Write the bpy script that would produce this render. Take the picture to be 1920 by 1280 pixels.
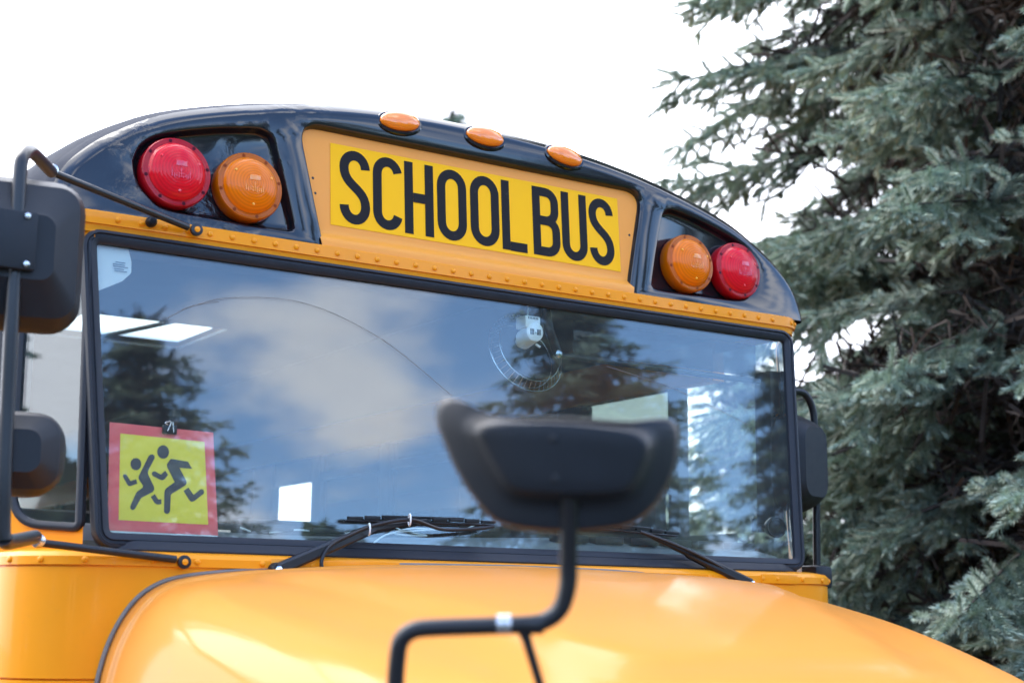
import bpy, bmesh, math, random
import numpy as np
from mathutils import Vector, Matrix
from mathutils.geometry import tessellate_polygon

random.seed(7)
S = bpy.context.scene
for o in list(bpy.data.objects):
    bpy.data.objects.remove(o)
COL = S.collection

# ------------------------------------------------------------------ camera
CAM = (-2.1486, -3.3407, 1.6274)
YAW, PITCH, ROLL, FPX = 0.57829, 0.18004, 0.0090, 2845.0
_cy, _sy, _cp, _sp = math.cos(YAW), math.sin(YAW), math.cos(PITCH), math.sin(PITCH)
FWD = Vector((_sy*_cp, _cy*_cp, _sp))
_r0 = Vector((_cy, -_sy, 0)); _u0 = _r0.cross(FWD)
RGT = _r0*math.cos(ROLL) + _u0*math.sin(ROLL)
UPV = _u0*math.cos(ROLL) - _r0*math.sin(ROLL)
cam_d = bpy.data.cameras.new('camera'); cam = bpy.data.objects.new('camera', cam_d); COL.objects.link(cam)
m = Matrix((RGT, UPV, -FWD)).transposed().to_4x4(); m.translation = Vector(CAM)
cam.matrix_world = m
cam_d.sensor_width = 36.0; cam_d.lens = FPX/1920*36; cam_d.clip_start = .05; cam_d.clip_end = 2000
cam_d.dof.use_dof = True; cam_d.dof.focus_distance = 4.05; cam_d.dof.aperture_fstop = 3.0; cam_d.dof.aperture_blades = 9
S.camera = cam

# ------------------------------------------------------------------ sky, sun, exposure
SUN_EL, SUN_AZ = math.radians(50), math.radians(-25)     # azimuth from +Y (behind the bus) towards +X
EXPOSURE = 2.84
S.view_settings.view_transform = 'Standard'; S.view_settings.look = 'None'
S.view_settings.exposure = EXPOSURE; S.view_settings.gamma = 1.0
S.view_settings.use_curve_mapping = False
W = bpy.data.worlds.new('World'); S.world = W; W.use_nodes = True
nt = W.node_tree; nt.nodes.clear()
def N(t, **k):
    n = nt.nodes.new(t)
    for a, b in k.items(): setattr(n, a, b)
    return n
def L(a, b): nt.links.new(a, b)
def mth(op, a, b=None, c=None):
    n = N('ShaderNodeMath', operation=op)
    for i, v in enumerate((a, b, c)):
        if v is None: continue
        if isinstance(v, (int, float)): n.inputs[i].default_value = v
        else: L(v, n.inputs[i])
    return n.outputs[0]
sky = N('ShaderNodeTexSky', sky_type='NISHITA', sun_disc=False)
sky.sun_elevation = SUN_EL; sky.sun_rotation = SUN_AZ
sky.air_density = 1.0; sky.dust_density = 0.1; sky.ozone_density = 4.0
tc = N('ShaderNodeTexCoord'); sep = N('ShaderNodeSeparateXYZ'); L(tc.outputs['Generated'], sep.inputs[0])
den = mth('ADD', mth('MAXIMUM', sep.outputs[2], 0.0), 0.22)
cmb = N('ShaderNodeCombineXYZ'); L(mth('DIVIDE', sep.outputs[0], den), cmb.inputs[0]); L(mth('DIVIDE', sep.outputs[1], den), cmb.inputs[1])
mp = N('ShaderNodeMapping'); L(cmb.outputs[0], mp.inputs[0]); mp.inputs['Location'].default_value = (3.03, 1.6, 0.0)
nz = N('ShaderNodeTexNoise'); nz.inputs['Scale'].default_value = 2.2; nz.inputs['Detail'].default_value = 6; nz.inputs['Roughness'].default_value = .52
L(mp.outputs[0], nz.inputs['Vector'])
nz2 = N('ShaderNodeTexNoise'); nz2.inputs['Scale'].default_value = 2.6; nz2.inputs['Detail'].default_value = 4; L(mp.outputs[0], nz2.inputs['Vector'])
# a cloud bank covers the sky behind the bus; broken cloud on the other side
bank = N('ShaderNodeMapRange', interpolation_type='SMOOTHSTEP'); L(sep.outputs[1], bank.inputs[0])
bank.inputs[1].default_value = -0.25; bank.inputs[2].default_value = 0.45; bank.inputs[3].default_value = 0.0; bank.inputs[4].default_value = 0.45
cov = N('ShaderNodeMapRange', interpolation_type='SMOOTHSTEP'); L(mth('ADD', nz.outputs['Fac'], bank.outputs[0]), cov.inputs[0])
cov.inputs[1].default_value = 0.50; cov.inputs[2].default_value = 0.66
cr = N('ShaderNodeMix', data_type='RGBA'); L(nz2.outputs['Fac'], cr.inputs[0])
cr.inputs[6].default_value = (3.9, 4.1, 4.8, 1); cr.inputs[7].default_value = (6.4, 6.6, 7.2, 1)
tn = N('ShaderNodeMix', data_type='RGBA', blend_type='MULTIPLY'); tn.inputs[0].default_value = 1.0; L(sky.outputs[0], tn.inputs[6]); tn.inputs[7].default_value = (.90, .97, 1.04, 1)
mx = N('ShaderNodeMix', data_type='RGBA'); L(cov.outputs[0], mx.inputs[0]); L(tn.outputs[2], mx.inputs[6]); L(cr.outputs[2], mx.inputs[7])
bg = N('ShaderNodeBackground'); L(mx.outputs[2], bg.inputs[0]); bg.inputs[1].default_value = 0.12
wo = N('ShaderNodeOutputWorld'); L(bg.outputs[0], wo.inputs[0])

sd = bpy.data.lights.new('sun', 'SUN'); sd.energy = 0.5; sd.angle = math.radians(45); sd.color = (1, .95, .87)
sun = bpy.data.objects.new('sun', sd); COL.objects.link(sun)
sdir = Vector((math.sin(SUN_AZ)*math.cos(SUN_EL), math.cos(SUN_AZ)*math.cos(SUN_EL), math.sin(SUN_EL)))
sun.rotation_euler = sdir.to_track_quat('Z', 'Y').to_euler(); sun.location = (0, 0, 20)

# ------------------------------------------------------------------ measuring helper (camera ray to a plane of the real scene)
def at(px, py, y=None, x=None, z=None, d=None):
    r = FWD + RGT*((px-960)/FPX) + UPV*((640-py)/FPX)
    if y is not None: t = (y-CAM[1])/r.y
    elif x is not None: t = (x-CAM[0])/r.x
    elif z is not None: t = (z-CAM[2])/r.z
    else: t = d
    return Vector(CAM) + r*t

# ------------------------------------------------------------------ materials
def mat(name, base, rough=.5, metal=0.0, coat=0.0, spec=.5, var=.0, vscale=6.0, bump=0.0, bscale=200.0, trans=0.0, ior=1.5, coat_rough=.03, dirt=0.0):
    m = bpy.data.materials.new(name); m.use_nodes = True
    t = m.node_tree; b = t.nodes['Principled BSDF']
    b.inputs['Base Color'].default_value = (*base, 1); b.inputs['Roughness'].default_value = rough
    b.inputs['Metallic'].default_value = metal; b.inputs['Coat Weight'].default_value = coat
    b.inputs['Coat Roughness'].default_value = coat_rough
    b.inputs['Specular IOR Level'].default_value = spec; b.inputs['Transmission Weight'].default_value = trans; b.inputs['IOR'].default_value = ior
    tcn = t.nodes.new('ShaderNodeTexCoord')
    if var or dirt:
        n = t.nodes.new('ShaderNodeTexNoise'); n.inputs['Scale'].default_value = vscale; n.inputs['Detail'].default_value = 7; n.inputs['Roughness'].default_value = .62
        t.links.new(tcn.outputs['Object'], n.inputs['Vector'])
        mx = t.nodes.new('ShaderNodeMix'); mx.data_type = 'RGBA'
        mx.inputs[6].default_value = tuple(c*(1-var) for c in base) + (1,)
        mx.inputs[7].default_value = tuple(min(1, c*(1+var)) for c in base) + (1,)
        t.links.new(n.outputs['Fac'], mx.inputs[0]); last = mx.outputs[2]
        if dirt:
            n2 = t.nodes.new('ShaderNodeTexNoise'); n2.inputs['Scale'].default_value = 38; n2.inputs['Detail'].default_value = 8; n2.inputs['Roughness'].default_value = .7
            t.links.new(tcn.outputs['Object'], n2.inputs['Vector'])
            r2 = t.nodes.new('ShaderNodeMapRange'); r2.inputs[1].default_value = .62; r2.inputs[2].default_value = .8; r2.inputs[4].default_value = dirt
            t.links.new(n2.outputs['Fac'], r2.inputs[0])
            m2 = t.nodes.new('ShaderNodeMix'); m2.data_type = 'RGBA'; t.links.new(r2.outputs[0], m2.inputs[0]); t.links.new(last, m2.inputs[6])
            m2.inputs[7].default_value = (.16, .14, .12, 1); last = m2.outputs[2]
        t.links.new(last, b.inputs['Base Color'])
        rr = t.nodes.new('ShaderNodeMapRange'); rr.inputs[3].default_value = rough*.8; rr.inputs[4].default_value = min(1, rough*1.3)
        t.links.new(n.outputs['Fac'], rr.inputs[0]); t.links.new(rr.outputs[0], b.inputs['Roughness'])
    if bump:
        n = t.nodes.new('ShaderNodeTexNoise'); n.inputs['Scale'].default_value = bscale; n.inputs['Detail'].default_value = 3
        t.links.new(tcn.outputs['Object'], n.inputs['Vector'])
        bp = t.nodes.new('ShaderNodeBump'); bp.inputs['Strength'].default_value = bump; bp.inputs['Distance'].default_value = .002
        t.links.new(n.outputs['Fac'], bp.inputs['Height']); t.links.new(bp.outputs[0], b.inputs['Normal'])
    return m

M = {}
M['yellow'] = mat('yellow_paint', (.88, .29, .004), .40, spec=.18, coat=.2, var=.06, vscale=2.2, coat_rough=.06, dirt=.16)
M['hood'] = mat('hood_paint', (.72, .262, .035), .55, spec=.2, coat=.42, var=.08, vscale=1.6, coat_rough=.13, dirt=.24, bump=.10, bscale=7)
M['panel'] = mat('panel_paint', (.86, .30, .03), .45, spec=.3, coat=.1, var=.05, vscale=4, coat_rough=.15, dirt=.10)
M['decal'] = mat('decal_yellow', (1.0, .46, .002), .5, spec=.15, var=.03, vscale=9)
M['ink'] = mat('letter_ink', (.017, .014, .014), .6, spec=.12, var=.3, vscale=30, dirt=.4)
M['rubber'] = mat('seal_rubber', (.015, .016, .021), .45, spec=.3, var=.35, vscale=14, bump=.12, bscale=90, dirt=.16)
M['plastic'] = mat('black_plastic', (.014, .0155, .019), .45, spec=.28, var=.2, vscale=20, bump=.25, bscale=900)
M['satin'] = mat('satin_black_metal', (.012, .012, .014), .32, spec=.4, var=.2, vscale=12)
M['steel'] = mat('bare_steel', (.62, .62, .62), .25, metal=1.0, var=.1, vscale=40)
M['white'] = mat('white_plastic', (.85, .84, .80), .4, var=.04)
M['sticker'] = mat('sticker_film', (.62, .58, .52), .5)
M['dark'] = mat('dark_slot', (.01, .01, .012), .6)
M['liner'] = mat('interior_liner', (.07, .075, .065), .6, var=.12, vscale=3)
M['ceil'] = mat('ceiling_liner', (.095, .09, .08), .6, var=.12, vscale=3)
M['dash'] = mat('dash_grey', (.20, .20, .20), .6, var=.15, vscale=8, bump=.2, bscale=300)
M['seat'] = mat('seat_vinyl', (.13, .13, .14), .5, var=.15)
M['red'] = mat('sign_red', (1.0, .13, .13), .4, var=.08, vscale=10)
M['signyellow'] = mat('sign_yellow', (1.0, .76, .06), .45, var=.04, vscale=10)
M['figure'] = mat('sign_figure', (.075, .065, .075), .5, var=.15, vscale=30)
M['sealgrey'] = mat('hood_seal_grey', (.20, .175, .15), .7, var=.3, vscale=30)
M['asphalt'] = mat('asphalt', (.05, .05, .052), .9, var=.35, vscale=3, bump=.6, bscale=60)
M['grass'] = mat('verge_grass', (.05, .085, .025), .9, var=.5, vscale=5, bump=.8, bscale=40)
M['tyre'] = mat('tyre', (.02, .02, .02), .8, var=.2)
M['bark'] = mat('spruce_bark', (.035, .026, .021), .9, var=.5, vscale=9, bump=.8, bscale=30)
M['mirror'] = mat('mirror_glass', (.8, .8, .82), .02, metal=1.0)
M['chrome'] = mat('chrome', (.75, .75, .75), .12, metal=1.0)
M['label'] = mat('label_print', (.12, .12, .13), .6)

# dented, crazed black cap paint
def cap_material():
    m = mat('cap_black_paint', (.009, .0095, .012), .12, spec=.5, coat=.12, coat_rough=.05)
    t = m.node_tree; b = t.nodes['Principled BSDF']
    tcn = t.nodes.new('ShaderNodeTexCoord'); sp = t.nodes.new('ShaderNodeSeparateXYZ'); t.links.new(tcn.outputs['Object'], sp.inputs[0])
    nn = t.nodes.new('ShaderNodeTexNoise'); nn.inputs['Scale'].default_value = 17; nn.inputs['Detail'].default_value = 4; nn.inputs['Distortion'].default_value = 1.4
    t.links.new(tcn.outputs['Object'], nn.inputs['Vector'])
    n2 = t.nodes.new('ShaderNodeTexNoise'); n2.inputs['Scale'].default_value = 5; n2.inputs['Detail'].default_value = 2
    t.links.new(tcn.outputs['Object'], n2.inputs['Vector'])
    # the cap is dented on one half only (x < -0.45)
    a = t.nodes.new('ShaderNodeMapRange'); a.interpolation_type = 'SMOOTHSTEP'; t.links.new(sp.outputs[0], a.inputs[0])
    a.inputs[1].default_value = -.42; a.inputs[2].default_value = -.62; a.inputs[3].default_value = .03; a.inputs[4].default_value = 1
    k = t.nodes.new('ShaderNodeMapRange'); k.interpolation_type = 'SMOOTHSTEP'; t.links.new(n2.outputs['Fac'], k.inputs[0])
    k.inputs[1].default_value = .46; k.inputs[2].default_value = .62
    mm = t.nodes.new('ShaderNodeMath'); mm.operation = 'MULTIPLY'; t.links.new(a.outputs[0], mm.inputs[0]); t.links.new(k.outputs[0], mm.inputs[1])
    m3 = t.nodes.new('ShaderNodeMath'); m3.operation = 'MULTIPLY'; t.links.new(mm.outputs[0], m3.inputs[0]); t.links.new(nn.outputs['Fac'], m3.inputs[1])
    bp = t.nodes.new('ShaderNodeBump'); bp.inputs['Strength'].default_value = 1.0; bp.inputs['Distance'].default_value = .006
    t.links.new(m3.outputs[0], bp.inputs['Height']); t.links.new(bp.outputs[0], b.inputs['Normal'])
    return m
M['cap'] = cap_material()
M['skirt'] = mat('cap_edge_black', (.022, .027, .040), .6, spec=.03, var=.2, vscale=10)

def glass_material(name, tint, ior, dust=.0):
    m = bpy.data.materials.new(name); m.use_nodes = True; t = m.node_tree; t.nodes.clear()
    n = t.nodes.new
    out = n('ShaderNodeOutputMaterial'); geo = n('ShaderNodeNewGeometry')
    mi = n('ShaderNodeMix'); mi.data_type = 'FLOAT'; t.links.new(geo.outputs['Backfacing'], mi.inputs[0]); mi.inputs[2].default_value = ior; mi.inputs[3].default_value = 1/ior
    fr = n('ShaderNodeFresnel'); t.links.new(mi.outputs[0], fr.inputs[0])
    tr = n('ShaderNodeBsdfTransparent'); tr.inputs[0].default_value = (*tint, 1)
    gl = n('ShaderNodeBsdfGlossy'); gl.inputs['Roughness'].default_value = 0.0
    ms = n('ShaderNodeMixShader'); t.links.new(fr.outputs[0], ms.inputs[0]); t.links.new(tr.outputs[0], ms.inputs[1]); t.links.new(gl.outputs[0], ms.inputs[2])
    last = ms.outputs[0]
    if dust:
        tcn = n('ShaderNodeTexCoord'); nz = n('ShaderNodeTexNoise'); nz.inputs['Scale'].default_value = 3; nz.inputs['Detail'].default_value = 8; nz.inputs['Roughness'].default_value = .7
        t.links.new(tcn.outputs['Object'], nz.inputs['Vector'])
        vo = n('ShaderNodeTexVoronoi'); vo.inputs['Scale'].default_value = 75; vo.inputs['Randomness'].default_value = 1; t.links.new(tcn.outputs['Object'], vo.inputs['Vector'])
        sp = n('ShaderNodeMapRange'); sp.inputs[1].default_value = .085; sp.inputs[2].default_value = .06; sp.inputs[4].default_value = .35; t.links.new(vo.outputs['Distance'], sp.inputs[0])
        n3 = n('ShaderNodeTexNoise'); n3.inputs['Scale'].default_value = 9; t.links.new(tcn.outputs['Object'], n3.inputs['Vector'])
        s3 = n('ShaderNodeMapRange'); s3.inputs[1].default_value = .58; s3.inputs[2].default_value = .66; t.links.new(n3.outputs['Fac'], s3.inputs[0])
        sm = n('ShaderNodeMath'); sm.operation = 'MULTIPLY'; t.links.new(sp.outputs[0], sm.inputs[0]); t.links.new(s3.outputs[0], sm.inputs[1])
        dm = n('ShaderNodeMath'); dm.operation = 'MULTIPLY_ADD'; t.links.new(nz.outputs['Fac'], dm.inputs[0]); dm.inputs[1].default_value = dust; t.links.new(sm.outputs[0], dm.inputs[2])
        di = n('ShaderNodeBsdfDiffuse'); di.inputs[0].default_value = (.5, .5, .48, 1)
        m2 = n('ShaderNodeMixShader'); t.links.new(dm.outputs[0], m2.inputs[0]); t.links.new(last, m2.inputs[1]); t.links.new(di.outputs[0], m2.inputs[2]); last = m2.outputs[0]
    t.links.new(last, out.inputs[0])
    return m
M['glass'] = glass_material('windshield_glass', (.90, .955, .94), 1.74, .05)
M['clear'] = glass_material('clear_plastic', (.95, .97, .97), 1.5)
M['grey_glass'] = glass_material('grey_tinted_glass', (.34, .38, .36), 1.5)
M['tint'] = glass_material('dark_tinted_glass', (.05, .055, .05), 1.5)
M['smoke'] = glass_material('smoked_visor', (.35, .38, .42), 1.4)

def lens_material(name, col, deep):
    m = bpy.data.materials.new(name); m.use_nodes = True; t = m.node_tree; b = t.nodes['Principled BSDF']; n = t.nodes.new
    tcn = n('ShaderNodeTexCoord'); sp = n('ShaderNodeSeparateXYZ'); t.links.new(tcn.outputs['Object'], sp.inputs[0])
    ln = n('ShaderNodeVectorMath'); ln.operation = 'LENGTH'; t.links.new(tcn.outputs['Object'], ln.inputs[0])
    w = n('ShaderNodeMath'); w.operation = 'MULTIPLY'; t.links.new(ln.outputs['Value'], w.inputs[0]); w.inputs[1].default_value = 1150
    s = n('ShaderNodeMath'); s.operation = 'SINE'; t.links.new(w.outputs[0], s.inputs[0])
    bp = n('ShaderNodeBump'); bp.inputs['Strength'].default_value = .6; bp.inputs['Distance'].default_value = .0012
    t.links.new(s.outputs[0], bp.inputs['Height']); t.links.new(bp.outputs[0], b.inputs['Normal'])
    r = n('ShaderNodeMapRange'); r.interpolation_type = 'SMOOTHSTEP'; t.links.new(ln.outputs['Value'], r.inputs[0]); r.inputs[1].default_value = .02; r.inputs[2].default_value = .085
    mx = n('ShaderNodeMix'); mx.data_type = 'RGBA'; t.links.new(r.outputs[0], mx.inputs[0]); mx.inputs[6].default_value = (*col, 1); mx.inputs[7].default_value = (*deep, 1)
    t.links.new(mx.outputs[2], b.inputs['Base Color'])
    b.inputs['Roughness'].default_value = .22; b.inputs['Coat Weight'].default_value = .6; b.inputs['Coat Roughness'].default_value = .12
    b.inputs['Subsurface Weight'].default_value = .6; b.inputs['Subsurface Radius'].default_value = (.02, .006, .004); b.inputs['Subsurface Scale'].default_value = 1.0
    return m
def lens_tinted(name, col, deep, body):
    m = bpy.data.materials.new(name); m.use_nodes = True; t = m.node_tree; t.nodes.clear(); n = t.nodes.new
    out = n('ShaderNodeOutputMaterial'); tcn = n('ShaderNodeTexCoord')
    sp = n('ShaderNodeSeparateXYZ'); t.links.new(tcn.outputs['Object'], sp.inputs[0])
    cb = n('ShaderNodeCombineXYZ'); t.links.new(sp.outputs[0], cb.inputs[0]); t.links.new(sp.outputs[2], cb.inputs[2])
    ln = n('ShaderNodeVectorMath'); ln.operation = 'LENGTH'; t.links.new(cb.outputs[0], ln.inputs[0])
    w = n('ShaderNodeMath'); w.operation = 'MULTIPLY'; t.links.new(ln.outputs['Value'], w.inputs[0]); w.inputs[1].default_value = 900
    s = n('ShaderNodeMath'); s.operation = 'SINE'; t.links.new(w.outputs[0], s.inputs[0])
    rg = n('ShaderNodeMapRange'); t.links.new(s.outputs[0], rg.inputs[0]); rg.inputs[1].default_value = -1; rg.inputs[3].default_value = .0; rg.inputs[4].default_value = .42
    r = n('ShaderNodeMapRange'); t.links.new(ln.outputs['Value'], r.inputs[0]); r.inputs[1].default_value = .0695; r.inputs[2].default_value = .0715; r.inputs[3].default_value = 0; r.inputs[4].default_value = .8
    ad = n('ShaderNodeMath'); ad.operation = 'ADD'; ad.use_clamp = True; t.links.new(rg.outputs[0], ad.inputs[0]); t.links.new(r.outputs[0], ad.inputs[1])
    mx = n('ShaderNodeMix'); mx.data_type = 'RGBA'; t.links.new(ad.outputs[0], mx.inputs[0]); mx.inputs[6].default_value = (*col, 1); mx.inputs[7].default_value = (*deep, 1)
    tr = n('ShaderNodeBsdfTransparent'); t.links.new(mx.outputs[2], tr.inputs[0])
    df = n('ShaderNodeBsdfDiffuse'); m0 = n('ShaderNodeMix'); m0.data_type = 'RGBA'; t.links.new(ad.outputs[0], m0.inputs[0]); m0.inputs[6].default_value = (*body, 1); m0.inputs[7].default_value = tuple(c*.55 for c in body)+(1,); t.links.new(m0.outputs[2], df.inputs[0])
    m1 = n('ShaderNodeMixShader'); m1.inputs[0].default_value = .72; t.links.new(tr.outputs[0], m1.inputs[1]); t.links.new(df.outputs[0], m1.inputs[2])
    bp = n('ShaderNodeBump'); bp.inputs['Strength'].default_value = .25; bp.inputs['Distance'].default_value = .0008; t.links.new(s.outputs[0], bp.inputs['Height'])
    gl = n('ShaderNodeBsdfGlossy'); gl.inputs['Roughness'].default_value = .16; t.links.new(bp.outputs[0], gl.inputs['Normal'])
    fr = n('ShaderNodeFresnel'); fr.inputs[0].default_value = 1.5; t.links.new(bp.outputs[0], fr.inputs['Normal'])
    geo = n('ShaderNodeNewGeometry'); mi = n('ShaderNodeMix'); mi.data_type = 'FLOAT'; t.links.new(geo.outputs['Backfacing'], mi.inputs[0]); mi.inputs[2].default_value = 1.36; mi.inputs[3].default_value = 1/1.36
    t.links.new(mi.outputs[0], fr.inputs[0])
    m2 = n('ShaderNodeMixShader'); t.links.new(fr.outputs[0], m2.inputs[0]); t.links.new(m1.outputs[0], m2.inputs[1]); t.links.new(gl.outputs[0], m2.inputs[2])
    t.links.new(m2.outputs[0], out.inputs[0]); return m
M['reflector'] = mat('lamp_reflector', (.95, .95, .95), .6, spec=.2)
M['tint_red'] = lens_tinted('red_lamp_lens', (1.0, .05, .08), (.50, .008, .02), (.90, .010, .024))
M['tint_amber'] = lens_tinted('amber_lamp_lens', (1.0, .34, .012), (.95, .17, .003), (1.0, .225, .001))
M['lens_red'] = lens_material('red_lens', (.92, .022, .035), (.62, .010, .035))
M['lens_amber'] = lens_material('amber_lens', (1.0, .36, .006), (.90, .22, .008))
M['amber_small'] = mat('amber_clearance_lens', (1.0, .22, .004), .2, coat=.8, var=.12, vscale=60)

# ------------------------------------------------------------------ mesh helpers
def link(o, parent=None):
    COL.objects.link(o)
    if parent is not None: o.parent = parent
    return o
def mesh(name, verts, faces, material, parent=None, smooth=True, sharp=35):
    me = bpy.data.meshes.new(name); me.from_pydata([tuple(v) for v in verts], [], faces); me.update()
    bm = bmesh.new(); bm.from_mesh(me); bmesh.ops.recalc_face_normals(bm, faces=bm.faces); bm.to_mesh(me); bm.free()
    me.materials.append(material)
    o = bpy.data.objects.new(name, me); link(o, parent)
    if smooth:
        me.polygons.foreach_set('use_smooth', [True]*len(me.polygons)); me.set_sharp_from_angle(angle=math.radians(sharp))
    return o
def frombm(name, bm, material, parent=None, smooth=True, sharp=35):
    bmesh.ops.recalc_face_normals(bm, faces=bm.faces)
    me = bpy.data.meshes.new(name); bm.to_mesh(me); bm.free(); me.materials.append(material)
    o = bpy.data.objects.new(name, me); link(o, parent)
    if smooth:
        me.polygons.foreach_set('use_smooth', [True]*len(me.polygons)); me.set_sharp_from_angle(angle=math.radians(sharp))
    return o
def share(name, me, loc, parent=None, rot=None):
    o = bpy.data.objects.new(name, me); o.location = loc
    if rot: o.rotation_euler = rot
    return link(o, parent)
def add_box(bm, c, s, bev=0.0, rot=None):
    r = bmesh.ops.create_cube(bm, size=1.0); vs = r['verts']
    bmesh.ops.scale(bm, vec=s, verts=vs)
    if bev:
        es = list({e for v in vs for e in v.link_edges})
        q = bmesh.ops.bevel(bm, geom=es, offset=bev, segments=2, affect='EDGES', profile=.6)
        vs = list({v for f in q['faces'] for v in f.verts} | {v for v in vs if v.is_valid})
    if rot is not None: bmesh.ops.rotate(bm, cent=(0, 0, 0), matrix=rot, verts=vs)
    bmesh.ops.translate(bm, vec=c, verts=vs)
    return vs
def box(name, c, s, material, parent=None, bev=.003, rot=None):
    bm = bmesh.new(); add_box(bm, c, s, bev, rot); return frombm(name, bm, material, parent)
def smoothpath(pts, n=8):
    P = [Vector(p) for p in pts]; out = []
    for i in range(len(P)-1):
        p0 = P[max(i-1, 0)]; p1 = P[i]; p2 = P[i+1]; p3 = P[min(i+2, len(P)-1)]
        for k in range(n):
            t = k/n
            out.append(.5*((2*p1) + (p2-p0)*t + (2*p0-5*p1+4*p2-p3)*t*t + (3*p1-p0-3*p2+p3)*t**3))
    out.append(P[-1]); return out
def add_tube(V, F, path, r, n=10, cap=True):
    P = [Vector(p) for p in path]; rr = r if isinstance(r, (list, tuple)) else [r]*len(P)
    t0 = (P[1]-P[0]).normalized(); up = Vector((0, 0, 1)) if abs(t0.z) < .9 else Vector((1, 0, 0))
    a = t0.cross(up).normalized(); base = len(V)
    for i, p in enumerate(P):
        t = (P[min(i+1, len(P)-1)]-P[max(i-1, 0)]).normalized()
        a = (a - t*a.dot(t)).normalized(); b = t.cross(a)
        for k in range(n):
            w = 2*math.pi*k/n; V.append(p + (a*math.cos(w)+b*math.sin(w))*rr[i])
    for i in range(len(P)-1):
        for k in range(n):
            F.append((base+i*n+k, base+i*n+(k+1) % n, base+(i+1)*n+(k+1) % n, base+(i+1)*n+k))
    if cap:
        F.append(tuple(base+k for k in range(n))[::-1]); F.append(tuple(base+(len(P)-1)*n+k for k in range(n)))
def tube(name, path, r, material, parent=None, n=12):
    V, F = [], []; add_tube(V, F, path, r, n); return mesh(name, V, F, material, parent)
def lathe(name, prof, material, parent=None, n=40, axis='-Y', loc=(0, 0, 0), link_it=True):
    """profile (radius, height along axis)"""
    V, F = [], []
    for (r, h) in prof:
        for k in range(n):
            w = 2*math.pi*k/n; a, b = r*math.cos(w), r*math.sin(w)
            V.append((a, -h, b) if axis == '-Y' else (a, b, h))
    for i in range(len(prof)-1):
        for k in range(n): F.append((i*n+k, i*n+(k+1) % n, (i+1)*n+(k+1) % n, (i+1)*n+k))
    F.append(tuple(range(n))); F.append(tuple((len(prof)-1)*n+k for k in range(n)))
    o = mesh(name, V, F, material, parent); o.location = loc; return o
def rounded_poly(pts, r, seg=5):
    out = []; n = len(pts)
    for i in range(n):
        p = Vector(pts[i]); a = Vector(pts[i-1])-p; b = Vector(pts[(i+1) % n])-p
        rr = r[i] if isinstance(r, (list, tuple)) else r
        ang = a.angle(b); d = min(rr/math.tan(ang/2), a.length*.49, b.length*.49)
        p1 = p+a.normalized()*d; p2 = p+b.normalized()*d
        for k in range(seg+1):
            t = k/seg; out.append(p1*(1-t)**2 + p*2*t*(1-t) + p2*t*t)
    return out
def resample(loop, n):
    P = [Vector(p) for p in loop]; P.append(P[0]); d = [0]
    for i in range(len(P)-1): d.append(d[-1]+(P[i+1]-P[i]).length)
    out = []; j = 0
    for k in range(n):
        s = d[-1]*k/n
        while d[j+1] < s: j += 1
        out.append(P[j].lerp(P[j+1], (s-d[j])/max(1e-9, d[j+1]-d[j])))
    return out
def inset2(loop, d):
    """inset a counter-clockwise or clockwise 2D loop towards its inside by d"""
    n = len(loop); A = sum(loop[i].x*loop[(i+1) % n].y-loop[(i+1) % n].x*loop[i].y for i in range(n)); s = 1 if A > 0 else -1
    out = []
    for i in range(n):
        t = (loop[(i+1) % n]-loop[i-1]).normalized(); out.append(loop[i]+Vector((-t.y, t.x))*d*s)
    return out
def sweep_loop(name, loop3, prof, normal_fn, material, parent=None, closed=True):
    """profile (out, up) swept along a loop; normal_fn gives the outward surface normal at i"""
    n = len(loop3); V, F = [], []; m = len(prof)
    for i in range(n):
        a = loop3[(i-1) % n] if closed else loop3[max(i-1, 0)]; b = loop3[(i+1) % n] if closed else loop3[min(i+1, n-1)]
        t = (b-a).normalized(); nn = normal_fn(i); s = t.cross(nn).normalized()
        for (u, v) in prof: V.append(loop3[i]+s*u+nn*v)
    for i in range(n if closed else n-1):
        j = (i+1) % n
        for k in range(m): F.append((i*m+k, i*m+(k+1) % m, j*m+(k+1) % m, j*m+k))
    if not closed:
        F.append(tuple(range(m))); F.append(tuple((n-1)*m+k for k in range(m)))
    return mesh(name, V, F, material, parent, sharp=40)
def fill_bm(loops):
    """planar-ish region bounded by the first loop, with holes; loops of 3D points"""
    bm = bmesh.new(); es = []
    for lp in loops:
        vs = [bm.verts.new(p) for p in lp]
        for i in range(len(vs)): es.append(bm.edges.new((vs[i], vs[(i+1) % len(vs)])))
    bmesh.ops.triangle_fill(bm, edges=es, use_beauty=True, use_dissolve=False)
    return bm
def tag(o, label, cat, group=None, kind=None):
    o['label'] = label
    if cat: o['category'] = cat
    if group: o['group'] = group
    if kind: o['kind'] = kind
    return o
def empty(name, loc=(0, 0, 0)):
    o = bpy.data.objects.new(name, None); o.location = loc; o.empty_display_size = .1; COL.objects.link(o); return o
def structure(o): o['kind'] = 'structure'; return o

# ------------------------------------------------------------------ ground
structure(mesh('ground', [(-300, -300, 0), (300, -300, 0), (300, 300, 0), (-300, 300, 0)], [(0, 1, 2, 3)], M['grass'], smooth=False))
structure(mesh('road', [(-9, -60, .004), (2.1, -60, .004), (2.1, 60, .004), (-9, 60, .004)], [(0, 1, 2, 3)], M['asphalt'], smooth=False))

# ================================================================== the bus
BUS = empty('school_bus')
tag(BUS, 'yellow school bus with black front cap, seen from its front corner', 'bus')
TW = .1076                                   # windshield lean
def wy(z): return TW*(z-1.80)
def capy(z): return .0817+(z-2.62)*.0737

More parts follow.
